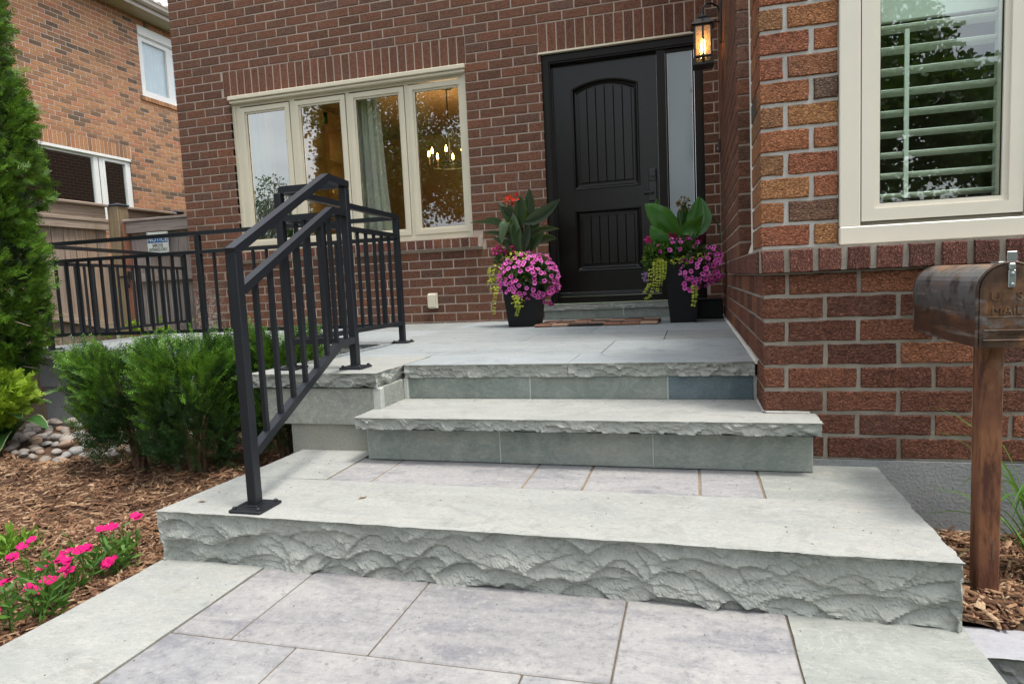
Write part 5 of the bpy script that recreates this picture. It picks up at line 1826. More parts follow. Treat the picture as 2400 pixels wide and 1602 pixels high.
def cedar(cx, cy, zg, prof, nout, nin, seed, root, name, mats, smin, smax, lobes=1.0):
    rng = np.random.default_rng(seed)
    zs = np.array([p[0] for p in prof])
    rs = np.array([p[1] for p in prof])
    ph = rng.uniform(0, 6.28, 9)
    geo = []
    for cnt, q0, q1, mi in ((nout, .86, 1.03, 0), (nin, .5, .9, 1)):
        z = rng.uniform(zs[0], zs[-1], cnt)
        a = rng.uniform(0, 2 * np.pi, cnt)
        r = np.interp(z, zs, rs)
        w = 1 + lobes * (.07 * np.sin(4 * a + ph[0] + z * 5.5) + .06 * np.sin(7 * a + ph[1] - z * 8.2) + .05 * np.sin(11 * a + ph[2] + z * 14) + .05 * np.sin(3 * a + ph[3] - z * 21))
        gap = np.sin(6 * a + ph[4] + 9 * z) + np.sin(10 * a - ph[5] + 15 * z) + np.sin(2 * a + ph[6] - 6 * z)
        ok = (gap > -0.75) | (mi == 1)
        z, a, r, w = z[ok], a[ok], r[ok], w[ok]
        c = len(z)
        rr = r * w * rng.uniform(q0, q1, c)
        B = np.stack([rr * np.cos(a), rr * np.sin(a), z], 1)
        O = np.stack([np.cos(a), np.sin(a), np.zeros(c)], 1)
        D = unit(O * rng.uniform(.35, 1.0, (c, 1)) + np.array([0, 0, 1.0]) * rng.uniform(-.15, .85, (c, 1)) + rng.normal(0, .25, (c, 3)))
        Nr = unit(np.cross(D, unit(rng.normal(0, .5, (c, 3)) + np.array([0, 0, 1.0]))) * rng.choice([-1, 1], (c, 1)) + rng.normal(0, .35, (c, 3)))
        Nr = unit(Nr - D * np.sum(Nr * D, 1, keepdims=True))
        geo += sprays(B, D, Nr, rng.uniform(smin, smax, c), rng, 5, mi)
    V, F, mi = join(geo)
    return mesh_obj(name, np_mesh(name, V, F, mi), mats, root)
tree = thing('cedar_tree', 'tall dense green cedar at the left edge, reaching past the top', 'tree', (-5.12, -2.72, -0.65))
MB().tube([(0, 0, -.1), (.02, 0, .4), (0, .02, 1.5), (0, 0, 3.0), (0, 0, 4.6)], [.07, .06, .05, .03, .01], 8).build('trunk', bark, tree)
m = MB()
for i in range(16):
    a = rnd.uniform(-2.2, 0.9)
    z = rnd.uniform(.45, .95)
    l = rnd.uniform(.35, .6)
    m.tube([(0.02, 0, z), (l * .5 * math.cos(a), l * .5 * math.sin(a), z + .05), (l * math.cos(a), l * math.sin(a), z + rnd.uniform(-.12, .1))], [.013, .009, .003], 5)
m.build('branch', mat_rough("grey_bark", (0.17, 0.14, 0.11), (0.24, 0.20, 0.16), 20, 90, 0.8, 0.01), tree)
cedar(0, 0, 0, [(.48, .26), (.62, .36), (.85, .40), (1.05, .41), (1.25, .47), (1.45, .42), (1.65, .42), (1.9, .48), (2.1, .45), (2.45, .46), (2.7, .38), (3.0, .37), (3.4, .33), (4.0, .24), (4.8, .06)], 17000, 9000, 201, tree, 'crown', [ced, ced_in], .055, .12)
sh = thing('lit_cedar_branch', 'lit low branch of the tall cedar, its brightness painted as lime green', 'shrub', (-4.86, -2.95, -0.66))
MB().tube([(0, 0, 0), (0.02, 0, .2), (0, 0, .4)], [.02, .015, .006], 6).build('stem', bark, sh)
cedar(0, 0, 0, [(.20, .12), (.32, .30), (.45, .33), (.55, .20), (.60, .05)], 1900, 500, 202, sh, 'crown', [lime, ced], .05, .09, 1.3)  # low cedar branch as its own clump, light put into the lime colour
gc = thing('lime_groundcover', 'bright lime green leafy clump behind the left end of the garden wall', 'plant', (-5.75, -1.75, -0.7))
rng = np.random.default_rng(5)
k = 500
B = np.stack([rng.normal(0, .22, k), rng.normal(0, .25, k), rng.uniform(.05, .55, k)], 1)
D = unit(rng.normal(0, 1, (k, 3)) + np.array([0, 0, .3]))
V, F = cards(B, D, perp(D, rng), rng.uniform(.05, .09, k), rng.uniform(.03, .05, k))
limeleaf = mat_leaf("lime_leaves", [(0.0, (0.20, 0.36, 0.02)), (1.0, (0.33, 0.48, 0.04))], 0.4, 0.5)
mesh_obj('foliage', np_mesh('foliage', V, F), limeleaf, gc)
g2 = thing('lime_seedling', 'lime green leafy plant poking up behind the railing by the gate', 'plant', (-5.95, -0.35, -0.3))
k = 60
B = np.stack([rng.normal(0, .18, k), rng.normal(0, .06, k), rng.uniform(.18, .42, k)], 1)
D = unit(rng.normal(0, 1, (k, 3)) + np.array([0, 0, .3]))
V, F = cards(B, D, perp(D, rng), rng.uniform(.07, .12, k), rng.uniform(.045, .07, k))
mesh_obj('foliage', np_mesh('foliage', V, F), limeleaf, g2)
MB().tube([(0, 0, -.3), (.02, 0, .1), (.03, 0, .4)], .006, 5).build('stem', bark, g2)

# ---- broad leaves
def blade(name, mat, parent, pts, width, side, fold=0.12, n=9, prof=None, two=None):
    """a leaf along a curved spine; side is its broad direction"""
    pts = [Vector(p) for p in pts]
    side = Vector(side).normalized()
    V, F = [], []
    k = len(pts) - 1
    for i in range(n + 1):
        t = i / n
        if k == 2:
            p = pts[0] * (1 - t) ** 2 + pts[1] * 2 * t * (1 - t) + pts[2] * t * t
            d = ((pts[1] - pts[0]) * (1 - t) + (pts[2] - pts[1]) * t)
        else:
            p = pts[0].lerp(pts[1], t)
            d = pts[1] - pts[0]
        d.normalize()
        s = (side - d * side.dot(d)).normalized()
        nr = d.cross(s)
        wv = 1 + .05 * math.sin(t * 19 + width * 90)
        w = wv * width * (prof(t) if prof else math.sin(math.pi * min(1, t * .93 + .05)) ** .8) / 2
        V += [tuple(p - s * w + nr * fold * w), tuple(p - s * w * .5 + nr * fold * w * .35), tuple(p), tuple(p + s * w * .5 + nr * fold * w * .35), tuple(p + s * w + nr * fold * w)]
    mi = []
    for i in range(n):
        for j in range(4):
            a = i * 5 + j
            F.append((a, a + 1, a + 6, a + 5))
            mi.append(1 if (two and j in (0, 3) ) else 0)
    me = bpy.data.meshes.new(name)
    me.from_pydata(V, [], F)
    if two:
        me.polygons.foreach_set('material_index', mi)
    return mesh_obj(name, me, [mat] + ([two] if two else []), parent, True)

hosta_g = mat_leaf("hosta_green", [(0.0, (0.022, 0.075, 0.018)), (1.0, (0.035, 0.105, 0.022))], 0.15, 0.45)
hosta_w = mat_leaf("hosta_margin", [(0.0, (0.30, 0.36, 0.16)), (1.0, (0.38, 0.42, 0.22))], 0.15, 0.5)
ho = thing('hosta', 'dark green hosta with cream leaf edges beside the river stones', 'plant', (-4.93, -2.72, -0.64))
for (tx, ty, tz, w, bz) in ((.36, -.30, .05, .17, .26), (.10, -.42, .06, .16, .28), (.46, -.02, .16, .16, .34), (.30, .16, .30, .14, .40), (-.20, -.40, .08, .16, .30), (.42, -.16, .26, .13, .38), (-.35, -.1, .15, .15, .35), (.2, -.2, .34, .14, .42), (-.1, .25, .3, .15, .4)):
    q = math.atan2(ty, tx)
    o = blade('leaf', hosta_g, ho, [(0.03 * math.cos(q), .03 * math.sin(q), .02), (tx * .5, ty * .5, bz), (tx, ty, tz)], w, (-math.sin(q), math.cos(q), 0), .18, 10)
    # pale margin, a strip round each edge
    me = o.data
    V = [v.co.copy() for v in me.vertices]
    mv, mf = [], []
    for e, inn in ((0, 1), (4, 3)):
        b = len(mv)
        for i in range(11):
            a, c_ = V[i * 5 + e], V[i * 5 + inn]
            mv += [tuple(a + Vector((0, 0, .0015))), tuple(a.lerp(c_, .22) + Vector((0, 0, .0015)))]
        for i in range(10):
            mf.append((b + 2 * i, b + 2 * i + 1, b + 2 * i + 3, b + 2 * i + 2))
    me2 = bpy.data.meshes.new('leaf_margin')
    me2.from_pydata(mv, [], mf)
    mesh_obj('leaf_margin', me2, hosta_w, o)

# ---- pots
petal = NT("petunia_petals")
oc = petal.n("ShaderNodeTexCoord")
ln_ = petal.n("ShaderNodeVectorMath", operation='LENGTH')
petal.t.links.new(oc.outputs['Object'], ln_.inputs[0])
base = petal.ramp(petal.rand(), [(0.0, (0.56, 0.045, 0.30)), (0.5, (0.66, 0.085, 0.40)), (1.0, (0.70, 0.15, 0.48))])
pc = petal.mix(petal.ramp(ln_.outputs['Value'], [(0.0055, 1.0), (0.010, 0.0)]), base, (0.13, 0.004, 0.075))
pc = petal.mix(petal.ramp(ln_.outputs['Value'], [(0.014, 0.0), (0.021, 0.35)]), pc, (0.72, 0.36, 0.66))
pm = petal.end(petal.bsdf(pc, 0.6, spec=0.2))
def petunia_mesh(r=0.0215, sd_=0.0):
    V = [(0, 0, -0.010)]
    n = 20
    for i in range(n):
        a = 2 * math.pi * i / n
        V.append((r * .30 * math.cos(a), r * .30 * math.sin(a), -.001))
    for i in range(n):
        a = 2 * math.pi * i / n
        k = 0.86 + 0.14 * abs(math.cos(a * 2.5)) ** .6
        V.append((r * k * math.cos(a), r * k * math.sin(a), 0.0035 - .005 * abs(math.cos(a * 2.5)) + .003 * math.sin(a * 2 + sd_)))
    F = [(0, 1 + i, 1 + (i + 1) % n) for i in range(n)] + [(1 + i, 1 + n + i, 1 + n + (i + 1) % n, 1 + (i + 1) % n) for i in range(n)]
    me = bpy.data.meshes.new('petunia_flower')
    me.from_pydata(V, [], F)
    me.materials.append(pm)
    me.polygons.foreach_set('use_smooth', [True] * len(F))
    return me
PETS = [petunia_mesh(0.0215, q) for q in (0.0, 1.3, 2.6, 4.0)]
green = mat_leaf("petunia_leaves", [(0.0, (0.022, 0.060, 0.012)), (1.0, (0.060, 0.120, 0.022))], 0.2, 0.5)
jenny = mat_leaf("creeping_jenny_leaves", [(0.0, (0.24, 0.30, 0.018)), (0.6, (0.36, 0.42, 0.03)), (1.0, (0.46, 0.48, 0.06))], 0.25, 0.5)
hotpink = mat_leaf("hot_pink_petals", [(0.0, (0.52, 0.010, 0.14)), (0.6, (0.68, 0.02, 0.24)), (1.0, (0.78, 0.05, 0.36))], 0.2, 0.6)
redp = mat_leaf("red_petals", [(0.0, (0.55, 0.02, 0.012)), (1.0, (0.75, 0.05, 0.03))], 0.2, 0.6)
bronze = mat_leaf("bronze_canna_leaf", [(0.0, (0.014, 0.024, 0.012)), (0.6, (0.022, 0.042, 0.014)), (1.0, (0.034, 0.068, 0.022))], 0.10, 0.30, 0.5)
cgreen = mat_leaf("green_canna_leaf", [(0.0, (0.022, 0.105, 0.016)), (1.0, (0.055, 0.19, 0.026))], 0.25, 0.26, 0.5)

def pot(root, wt, wb, h):
    m = MB()
    a, b, e = wt / 2, wb / 2, .016
    v = [(-b, -b, .001), (b, -b, .001), (b, b, .001), (-b, b, .001), (-a, -a, h - .03), (a, -a, h - .03), (a, a, h - .03), (-a, a, h - .03),
         (-a - .006, -a - .006, h - .029), (a + .006, -a - .006, h - .029), (a + .006, a + .006, h - .029), (-a - .006, a + .006, h - .029),
         (-a - .006, -a - .006, h), (a + .006, -a - .006, h), (a + .006, a + .006, h), (-a - .006, a + .006, h),
         (-a + e, -a + e, h), (a - e, -a + e, h), (a - e, a - e, h), (-a + e, a - e, h), (-a + e, -a + e, h - .05), (a - e, -a + e, h - .05), (a - e, a - e, h - .05), (-a + e, a - e, h - .05)]
    f = [(3, 2, 1, 0), (20, 21, 22, 23)]
    for l in range(5):
        for i in range(4):
            j = (i + 1) % 4
            f.append((l * 4 + i, l * 4 + j, (l + 1) * 4 + j, (l + 1) * 4 + i))
    m.add(v, f)
    m.build('pot', M['planter'], root)
    box('soil', M['soil'], root, -a + e + .001, a - e - .001, -a + e + .001, a - e - .001, h - .049, h - .03)

def bloom(parent, pts, dirs, rng, smin=.85, smax=1.12):
    for p, d in zip(pts, dirs):
        o = bpy.data.objects.new('flower', PETS[int(rng.integers(0, 4))])
        o.location = p
        o.rotation_mode = 'QUATERNION'
        o.rotation_quaternion = Vector(d).to_track_quat('Z', 'Y') @ Matrix.Rotation(rng.uniform(0, 6.28), 3, 'Z').to_quaternion()
        s = rng.uniform(smin, smax)
        o.scale = (s, s * rng.uniform(.82, 1.0), s)
        put(o, parent)

def mound(rng, n, c, r, zmin=-1.0, ymax=0.35, sep=.026, jit=.10):
    """points on an ellipsoid with a minimum spacing and their outward directions"""
    P, Dn = [], []
    tries = 0
    while len(P) < n and tries < n * 60:
        tries += 1
        d = rng.normal(size=3)
        d /= np.linalg.norm(d)
        if d[1] > ymax or d[2] < zmin:
            continue
        p = np.array(c) + d * np.array(r) * rng.uniform(1 - jit, 1 + jit * .6)
        if all(np.sum((p - q) ** 2) > sep * sep for q in P):
            P.append(p)
            nn = d / np.array(r)
            nn /= np.linalg.norm(nn)
            nn = nn + np.array([0.05, -.55, .30]) + rng.normal(0, .22, 3)
            Dn.append(nn / np.linalg.norm(nn))
    return P, Dn

def leaf_mass(name, mat, parent, rng, n, c, r, lmin, lmax, wr=.55, shell=.5):
    d = unit(rng.normal(size=(n, 3)))
    B = np.array(c) + d * np.array(r) * (shell + (1 - shell) * rng.uniform(0, 1, (n, 1)))
    D = unit(d + rng.normal(0, .8, (n, 3)) + np.array([0, -.2, .3]))
    Ln = rng.uniform(lmin, lmax, n)
    V, F = cards(B, D, perp(D, rng), Ln, Ln * wr)
    return mesh_obj(name, np_mesh(name, V, F), mat, parent)

def trail(parent, pts, rng, n, size=.021):
    """a hanging strand of round paired leaves"""
    pts = [np.array(p, float) for p in pts]
    V, F = [], []
    for i in range(n):
        t = i / max(1, n - 1) * (len(pts) - 1)
        k = min(int(t), len(pts) - 2)
        p = pts[k] + (pts[k + 1] - pts[k]) * (t - k)
        s = size * (1.0 - .35 * i / n)
        for sg in (-1, 1):
            c = p + np.array([sg * s * .48, -.006 + rng.normal(0, .004), rng.normal(0, .003)])
            nrm = unit(np.array([sg * .3, -1.0, .45]) + rng.normal(0, .25, 3))
            a = unit(np.cross(nrm, np.array([0, 0, 1.0])))
            b = np.cross(nrm, a)
            q = len(V)
            for j in range(7):
                th = 2 * math.pi * j / 7
                V.append(tuple(c + a * s * .5 * math.cos(th) + b * s * .46 * math.sin(th)))
            F.append(tuple(range(q, q + 7)))
    me = bpy.data.meshes.new('creeping_jenny')
    me.from_pydata(V, [], F)
    mesh_obj('creeping_jenny', me, jenny, parent)

def jenny_mass(parent, rng, n, c, r):
    V, F = [], []
    for i in range(n):
        d = unit(rng.normal(size=3))
        p = np.array(c) + d * np.array(r)
        s = rng.uniform(.014, .022)
        nrm = unit(d + np.array([0, -.7, .6]) + rng.normal(0, .4, 3))
        a = unit(np.cross(nrm, rng.normal(size=3)))
        b = np.cross(nrm, a)
        q = len(V)
        for j in range(7):
            th = 2 * math.pi * j / 7
            V.append(tuple(p + a * s * .5 * math.cos(th) + b * s * .46 * math.sin(th)))
        F.append(tuple(range(q, q + 7)))
    me = bpy.data.meshes.new('creeping_jenny')
    me.from_pydata(V, [], F)
    mesh_obj('creeping_jenny', me, jenny, parent)

def petals(name, mat, parent, rng, n, c, r, size):
    d = unit(rng.normal(size=(n, 3)))
    B = np.array(c) + d * np.array(r) * rng.uniform(.3, 1, (n, 1))
    D = unit(d + rng.normal(0, .5, (n, 3)))
    Ln = size * rng.uniform(.7, 1.2, n)
    V, F = cards(B, D, perp(D, rng), Ln, Ln * .85)
    return mesh_obj(name, np_mesh(name, V, F), mat, parent)

# left pot: origin at the foot of the pot
rng = np.random.default_rng(77)
lp = thing('potted_plant', 'pot of pink petunias with a dark red-flowered canna, left of the door', 'potted plant', (-1.615, -0.735, PZ))
pot(lp, 0.300, 0.235, 0.345)
leaf_mass('petunia_foliage', green, lp, rng, 1500, (.035, 0, .40), (.225, .20, .185), .03, .055, .55, .35)
P, D = mound(rng, 165, (.045, -.01, .400), (.262, .240, .205), -1.0, .30, .0265)
bloom(lp, P, D, rng)
P, D = mound(rng, 16, (.22, -.02, .27), (.085, .12, .10), -1.0, .3, .028)
bloom(lp, P, D, rng)
jenny_mass(lp, rng, 90, (-.21, -.06, .46), (.085, .08, .075))
jenny_mass(lp, rng, 60, (-.03, -.10, .575), (.10, .06, .045))
jenny_mass(lp, rng, 55, (-.26, -.05, .36), (.05, .06, .05))
trail(lp, [(-.19, -.16, .33), (-.215, -.17, .24), (-.225, -.17, .12)], rng, 10)
trail(lp, [(-.03, -.22, .26), (.0, -.21, .17), (-.025, -.20, .10)], rng, 10, .026)
jenny_mass(lp, rng, 30, (-.0, -.215, .21), (.06, .025, .045))
for c in ((-.215, -.02, .64), (-.105, -.02, .635)):
    petals('geranium_flower', hotpink, lp, rng, 70, c, (.05, .04, .038), .026)
leaf_mass('geranium_leaves', green, lp, rng, 120, (-.15, 0, .57), (.11, .08, .06), .03, .06, .9)
# canna: (base), (bend), (tip), width, side
W_ = lambda x, z: (x, z)
CL = [((.03, .02, .62), (.06, .03, .92), (.075, .02, 1.135), .105, (1, .15, 0)),
      ((.03, -.02, .86), (.15, -.05, .87), (.345, -.08, 1.02), .10, (.35, -.25, 1)),
      ((.06, -.02, .74), (.17, -.06, .83), (.335, -.10, .785), .07, (.1, -.7, .6)),
      ((.08, .03, .70), (.18, .05, .76), (.285, .05, .715), .08, (.1, -.6, .7)),
      ((-.06, -.06, .84), (-.115, -.10, .93), (-.145, -.12, .69), .10, (1, -.35, .1)),
      ((-.05, 0, .72), (-.18, -.02, .90), (-.30, -.05, .905), .075, (.25, -.5, .9)),
      ((-.13, 0, .82), (-.24, -.03, .905), (-.43, -.06, .885), .032, (.1, -.4, 1)),
      ((-.04, 0, .70), (-.17, .0, .80), (-.33, 0, .795), .05, (.1, -.5, .9)),
      ((-.03, .02, .64), (-.15, .0, .70), (-.25, -.03, .755), .06, (.2, -.5, .9)),
      ((0, .03, .70), (-.11, .03, .93), (-.20, .03, 1.045), .075, (1, .3, .3)),
      ((-.01, .03, .66), (-.07, .02, .90), (-.11, .0, 1.02), .10, (1, .1, .2)),
      ((.01, 0, .74), (0, -.02, .95), (.005, -.03, 1.075), .115, (1, .0, .1)),
      ((.05, .0, .70), (.10, -.02, .85), (.17, -.04, .90), .09, (.7, -.3, .5)),
      ((-.02, -.03, .60), (-.06, -.06, .78), (-.055, -.05, .93), .10, (1, -.2, .1)),
      ((-.08, -.05, .58), (-.11, -.07, .66), (-.135, -.08, .72), .035, (1, 0, .3)),
      ((.06, .02, .62), (.11, .0, .72), (.20, -.02, .80), .075, (.7, -.2, .6)),
      ((.02, -.04, .62), (.03, -.07, .72), (.09, -.09, .83), .075, (1, -.2, .2))]
for i in range(9):
    a_ = rng.uniform(-1.4, 1.4)
    r_ = rng.uniform(.12, .24)
    z_ = rng.uniform(.70, .93)
    CL.append(((.02, rng.uniform(-.02, .05), z_ - .14), (.5 * r_ * math.sin(a_), rng.uniform(-.06, .06), z_ + .05), (r_ * math.sin(a_), rng.uniform(-.10, .08), z_ + rng.uniform(-.06, .14)), rng.uniform(.045, .075), (rng.uniform(.2, 1), -.3, rng.uniform(.2, 1))))
bronze2 = mat_leaf("bronze_canna_leaf_edge", [(0.0, (0.020, 0.034, 0.014)), (1.0, (0.048, 0.088, 0.028))], 0.12, 0.28, 0.5)
for a, b, c, w, s in CL:
    o = blade('canna_leaf', bronze, lp, [a, b, c], w * 1.08, s, .30, 11, None, bronze2)
m = MB()
m.tube([(.02, 0, .40), (.022, 0, .75), (.012, -.005, .98), (-.018, -.01, 1.12), (-.028, -.01, 1.27)], [.011, .009, .007, .009, .003], 7)
m.tube([(-.01, 0, .45), (-.05, 0, .8), (-.075, 0, .95)], [.009, .007, .004], 6)
m.build('canna_stem', mat_plain("purplish_stem", (0.16, 0.075, 0.07), 0.5), lp)
petals('canna_flower', redp, lp, rng, 15, (-.085, -.03, 1.045), (.026, .02, .042), .040)
petals('canna_flower', redp, lp, rng, 8, (-.035, -.02, 1.065), (.014, .012, .02), .034)

# right pot
rng = np.random.default_rng(78)
rp = thing('potted_plant', 'tall pot of broad green canna leaves and pink petunias, right of the door', 'potted plant', (-0.325, -0.755, PZ))
pot(rp, 0.270, 0.195, 0.46)
leaf_mass('petunia_foliage', green, rp, rng, 1300, (.02, 0, .50), (.24, .17, .13), .03, .055, .6, .3)
leaf_mass('nettle_foliage', mat_leaf("yellow_green_leaves", [(0.0, (0.04, 0.11, 0.018)), (1.0, (0.16, 0.24, 0.03))], 0.25, 0.5), rp, rng, 260, (-.19, -.08, .52), (.09, .07, .09), .03, .06, .7, .4)
P, D = mound(rng, 66, (.13, -.06, .405), (.175, .145, .125), -1.0, .25, .0285)
bloom(rp, P, D, rng)
P, D = mound(rng, 14, (.06, -.10, .30), (.075, .06, .075), -1.0, .3, .029)
bloom(rp, P, D, rng)
P, D = mound(rng, 15, (-.03, -.05, .58), (.20, .12, .07), -.5, .2, .055)
bloom(rp, P, D, rng, .75, 1.0)
P, D = mound(rng, 16, (.225, -.02, .50), (.065, .08, .09), -1.0, .2, .029)
bloom(rp, P, D, rng)
for c in ((-.235, -.02, .655), (-.06, -.02, .675), (.06, -.01, .635), (.125, .03, .655)):
    petals('geranium_flower', hotpink, rp, rng, 60, c, (.042, .035, .028), .024)
petals('verbena_flower', mat_leaf("lilac_petals", [(0.0, (0.36, 0.16, 0.50)), (1.0, (0.58, 0.44, 0.68))], 0.2, 0.6), rp, rng, 60, (-.28, -.07, .36), (.022, .02, .045), .016)
leaf_mass('geranium_leaves', green, rp, rng, 150, (-.22, -.05, .50), (.06, .06, .10), .035, .06, .95)
jenny_mass(rp, rng, 50, (.0, -.14, .475), (.09, .03, .03))
jenny_mass(rp, rng, 30, (.14, -.13, .50), (.05, .03, .025))
jenny_mass(rp, rng, 50, (-.17, -.13, .475), (.05, .04, .03))
for dx, l in ((-.20, .14), (-.175, .19), (-.15, .14), (-.128, .10)):
    trail(rp, [(dx, -.17, .47), (dx, -.185, .47 - l * .6), (dx - .012, -.18, .47 - l - .03)], rng, 11, .022)
trail(rp, [(-.235, -.14, .42), (-.25, -.16, .30), (-.285, -.15, .245)], rng, 10, .022)
trail(rp, [(-.215, -.15, .30), (-.24, -.16, .22), (-.28, -.15, .195)], rng, 8, .018)
trail(rp, [(.085, -.18, .28), (.09, -.185, .2), (.075, -.18, .13)], rng, 8, .028)
cgreen2 = mat_leaf('green_canna_leaf_edge', [(0.0, (0.034, 0.13, 0.02)), (1.0, (0.08, 0.23, 0.034))], 0.28, 0.24, 0.5)
CR = [((.0, -.02, .66), (-.16, -.12, .80), (-.275, -.06, .93), .185, (.35, -.35, 1)),
      ((-.03, -.03, .58), (-.20, -.13, .62), (-.235, -.09, .76), .14, (.6, -.5, .6)),
      ((-.17, .03, .74), (-.185, .02, .86), (-.185, .0, .975), .06, (1, 0, .1)),
      ((-.02, .03, .70), (-.10, .02, .87), (-.225, -.01, .905), .10, (.5, -.2, 1)),
      ((.0, -.02, .69), (.09, -.10, .74), (.165, -.06, .82), .13, (.4, -.45, .8)),
      ((.02, .0, .68), (.19, -.03, .70), (.15, -.0, .955), .155, (.8, -.5, .1)),
      ((.02, .02, .66), (.13, .03, .80), (.135, .02, .97), .12, (1, .1, -.2)),
      ((-.01, .04, .68), (.01, .05, .85), (.03, .05, .92), .09, (1, .1, 0)),
      ((.05, -.02, .62), (.09, -.06, .66), (.105, -.06, .70), .05, (.6, -.5, .7))]
for a, b, c, w, s in CR:
    blade('canna_leaf', cgreen, rp, [a, b, c], w, s, .34, 12, lambda t: math.sin(math.pi * min(1, t ** 1.15 * .95 + .05)) ** .85, cgreen2)
m = MB()
m.tube([(0, 0, .45), (.0, 0, .70), (-.012, .0, .86), (.02, 0, .94)], [.011, .010, .007, .004], 7)
m.build('canna_stem', mat_plain("green_stem", (0.07, 0.12, 0.035), 0.5), rp)
petals('seed_head', mat_leaf("brown_seed_head", [(0.0, (0.10, 0.075, 0.03)), (1.0, (0.24, 0.18, 0.10))], 0.1, 0.7), rp, rng, 46, (.015, -.01, .915), (.055, .03, .045), .032)
MB().tube([(.10, .0, .66), (.17, .02, .79), (.235, .02, .80), (.285, .03, .72), (.292, .03, .60)], [.012, .010, .008, .006, .004], 6).build('grass_blade', mat_plain("dark_green_stem", (0.03, 0.06, 0.02), 0.5), rp)
bx = thing('storage_box', 'low black box on the porch behind the tall pot at the wall corner', 'box', (-0.115, -0.42, PZ))
m = MB().cbox(-.12, .10, -.09, .09, .001, .15, .005)
m.build('box_body', M['planter'], bx)
MB().cbox(-.124, .104, -.094, .094, .1505, .166, .004).build('box_lid', M['planter'], bx)

# ---- flowers in the front bed
dleaf = mat_leaf("dianthus_leaves", [(0.0, (0.045, 0.115, 0.020)), (0.6, (0.075, 0.175, 0.028)), (1.0, (0.12, 0.23, 0.035))], 0.3, 0.5)
dpink = mat_plain("magenta_petals", (0.50, 0.005, 0.125), 0.6, spec=0.15, var=0.25)
def dianthus(x, y, zg, spread, nleaf, heads, seed, label, hh=(.10, .16)):
    rng = np.random.default_rng(seed)
    t = thing('dianthus', label, 'flower', (x, y, zg), 'magenta dianthus along the path edge')
    nst = max(6, nleaf // 9)
    st = MB()
    B, D, L_ = [], [], []
    for i in range(nst):
        a = rng.uniform(0, 6.28)
        r = spread * math.sqrt(rng.uniform(0, 1))
        bx_, by_ = r * math.cos(a), r * math.sin(a)
        h = rng.uniform(hh[0] * .7, hh[1])
        tx, ty = bx_ + rng.normal(0, .025), by_ + rng.normal(0, .025)
        st.tube([(bx_, by_, -.01), (tx, ty, h)], [.0022, .0015], 4, False)
        for j in range(9):
            t_ = rng.uniform(.05, 1)
            B.append((bx_ + (tx - bx_) * t_, by_ + (ty - by_) * t_, h * t_))
            q = rng.uniform(0, 6.28)
            D.append((math.cos(q), math.sin(q), rng.uniform(.15, 1.1)))
            L_.append(rng.uniform(.035, .065))
    B, D = np.array(B), unit(np.array(D))
    V, F = cards(B, D, perp(D, rng), np.array(L_), np.array(L_) * .24, .45)
    st.build('stem', dleaf, t)
    mesh_obj('leaves', np_mesh('leaves', V, F), dleaf, t)
    for (hx, hy, hz) in heads:
        m = MB()
        nf = rng.integers(2, 4)
        for q in range(nf):
            c = np.array([hx, hy, hz]) + rng.normal(0, .009, 3) * np.array([1, 1, .5])
            nr = unit(np.array([rng.normal(0, .35), rng.normal(-.35, .3), 1.0]))
            a = unit(np.cross(nr, rng.normal(size=3)))
            b = np.cross(nr, a)
            rr = rng.uniform(.0145, .0195)
            for p in range(5):
                th = 2 * math.pi * p / 5
                pts = [c]
                for dth, k in ((-.58, .72), (-.42, 1.0), (-.14, 1.06), (.14, 1.04), (.42, 1.0), (.58, .72)):
                    pts.append(c + (a * math.cos(th + dth) + b * math.sin(th + dth)) * rr * k + nr * (.003 * k + rng.normal(0, .0006)))
                m.add(pts, [tuple(range(7))])
        m.build('flower_head', dpink, t)
        MB().tube([(hx * .8, hy * .8, 0), (hx, hy, hz)], .0017, 4, False).build('flower_stem', dleaf, t)
GZ = -0.585
dianthus(-2.245, -4.335, GZ, .085, 190, [(.075, .05, .185), (.0, .02, .150), (.045, -.075, .06), (.075, -.06, .065), (-.055, .02, .145)], 301, 'lush dianthus clump right by the corner of the thick front stone')
dianthus(-2.235, -4.52, GZ, .075, 120, [(-.02, .01, .125), (.02, .0, .115), (.04, -.01, .10), (.03, .05, .14), (-.045, -.02, .105), (-.02, .045, .13)], 302, 'dianthus with a tight cluster of magenta heads at mid border edge')
dianthus(-2.325, -4.60, GZ, .06, 70, [(-.05, .07, .175), (-.055, .03, .145), (.015, -.04, .10)], 303, 'sparse dianthus with two high magenta heads farthest from the path', (.08, .16))
dianthus(-2.185, -4.66, GZ, .07, 110, [(-.01, .01, .095), (.03, .045, .10)], 304, 'leafy dianthus with low magenta heads against the pale border stone')
dianthus(-2.225, -4.80, GZ, .08, 130, [(-.03, .0, .12), (.02, .03, .08)], 305, 'dianthus nearest the viewer, cut off by the left picture edge')
sd2 = thing('seedling', 'small bright green leafy seedling alone in the mulch', 'plant', (-2.86, -4.25, -0.60))
rng = np.random.default_rng(9)
k = 190
B = np.stack([rng.normal(0, .055, k), rng.normal(0, .055, k), rng.uniform(0, .05, k)], 1)
D = unit(np.stack([rng.normal(.2, .7, k), rng.normal(0, .7, k), rng.uniform(.2, 1.2, k)], 1))
Ln = rng.uniform(.03, .065, k)
V, F = cards(B, D, perp(D, rng), Ln, Ln * .28, .6)
mesh_obj('foliage', np_mesh('foliage', V, F), mat_leaf("seedling_leaves", [(0.0, (0.10, 0.22, 0.02)), (1.0, (0.20, 0.36, 0.04))], 0.3, 0.5), sd2)

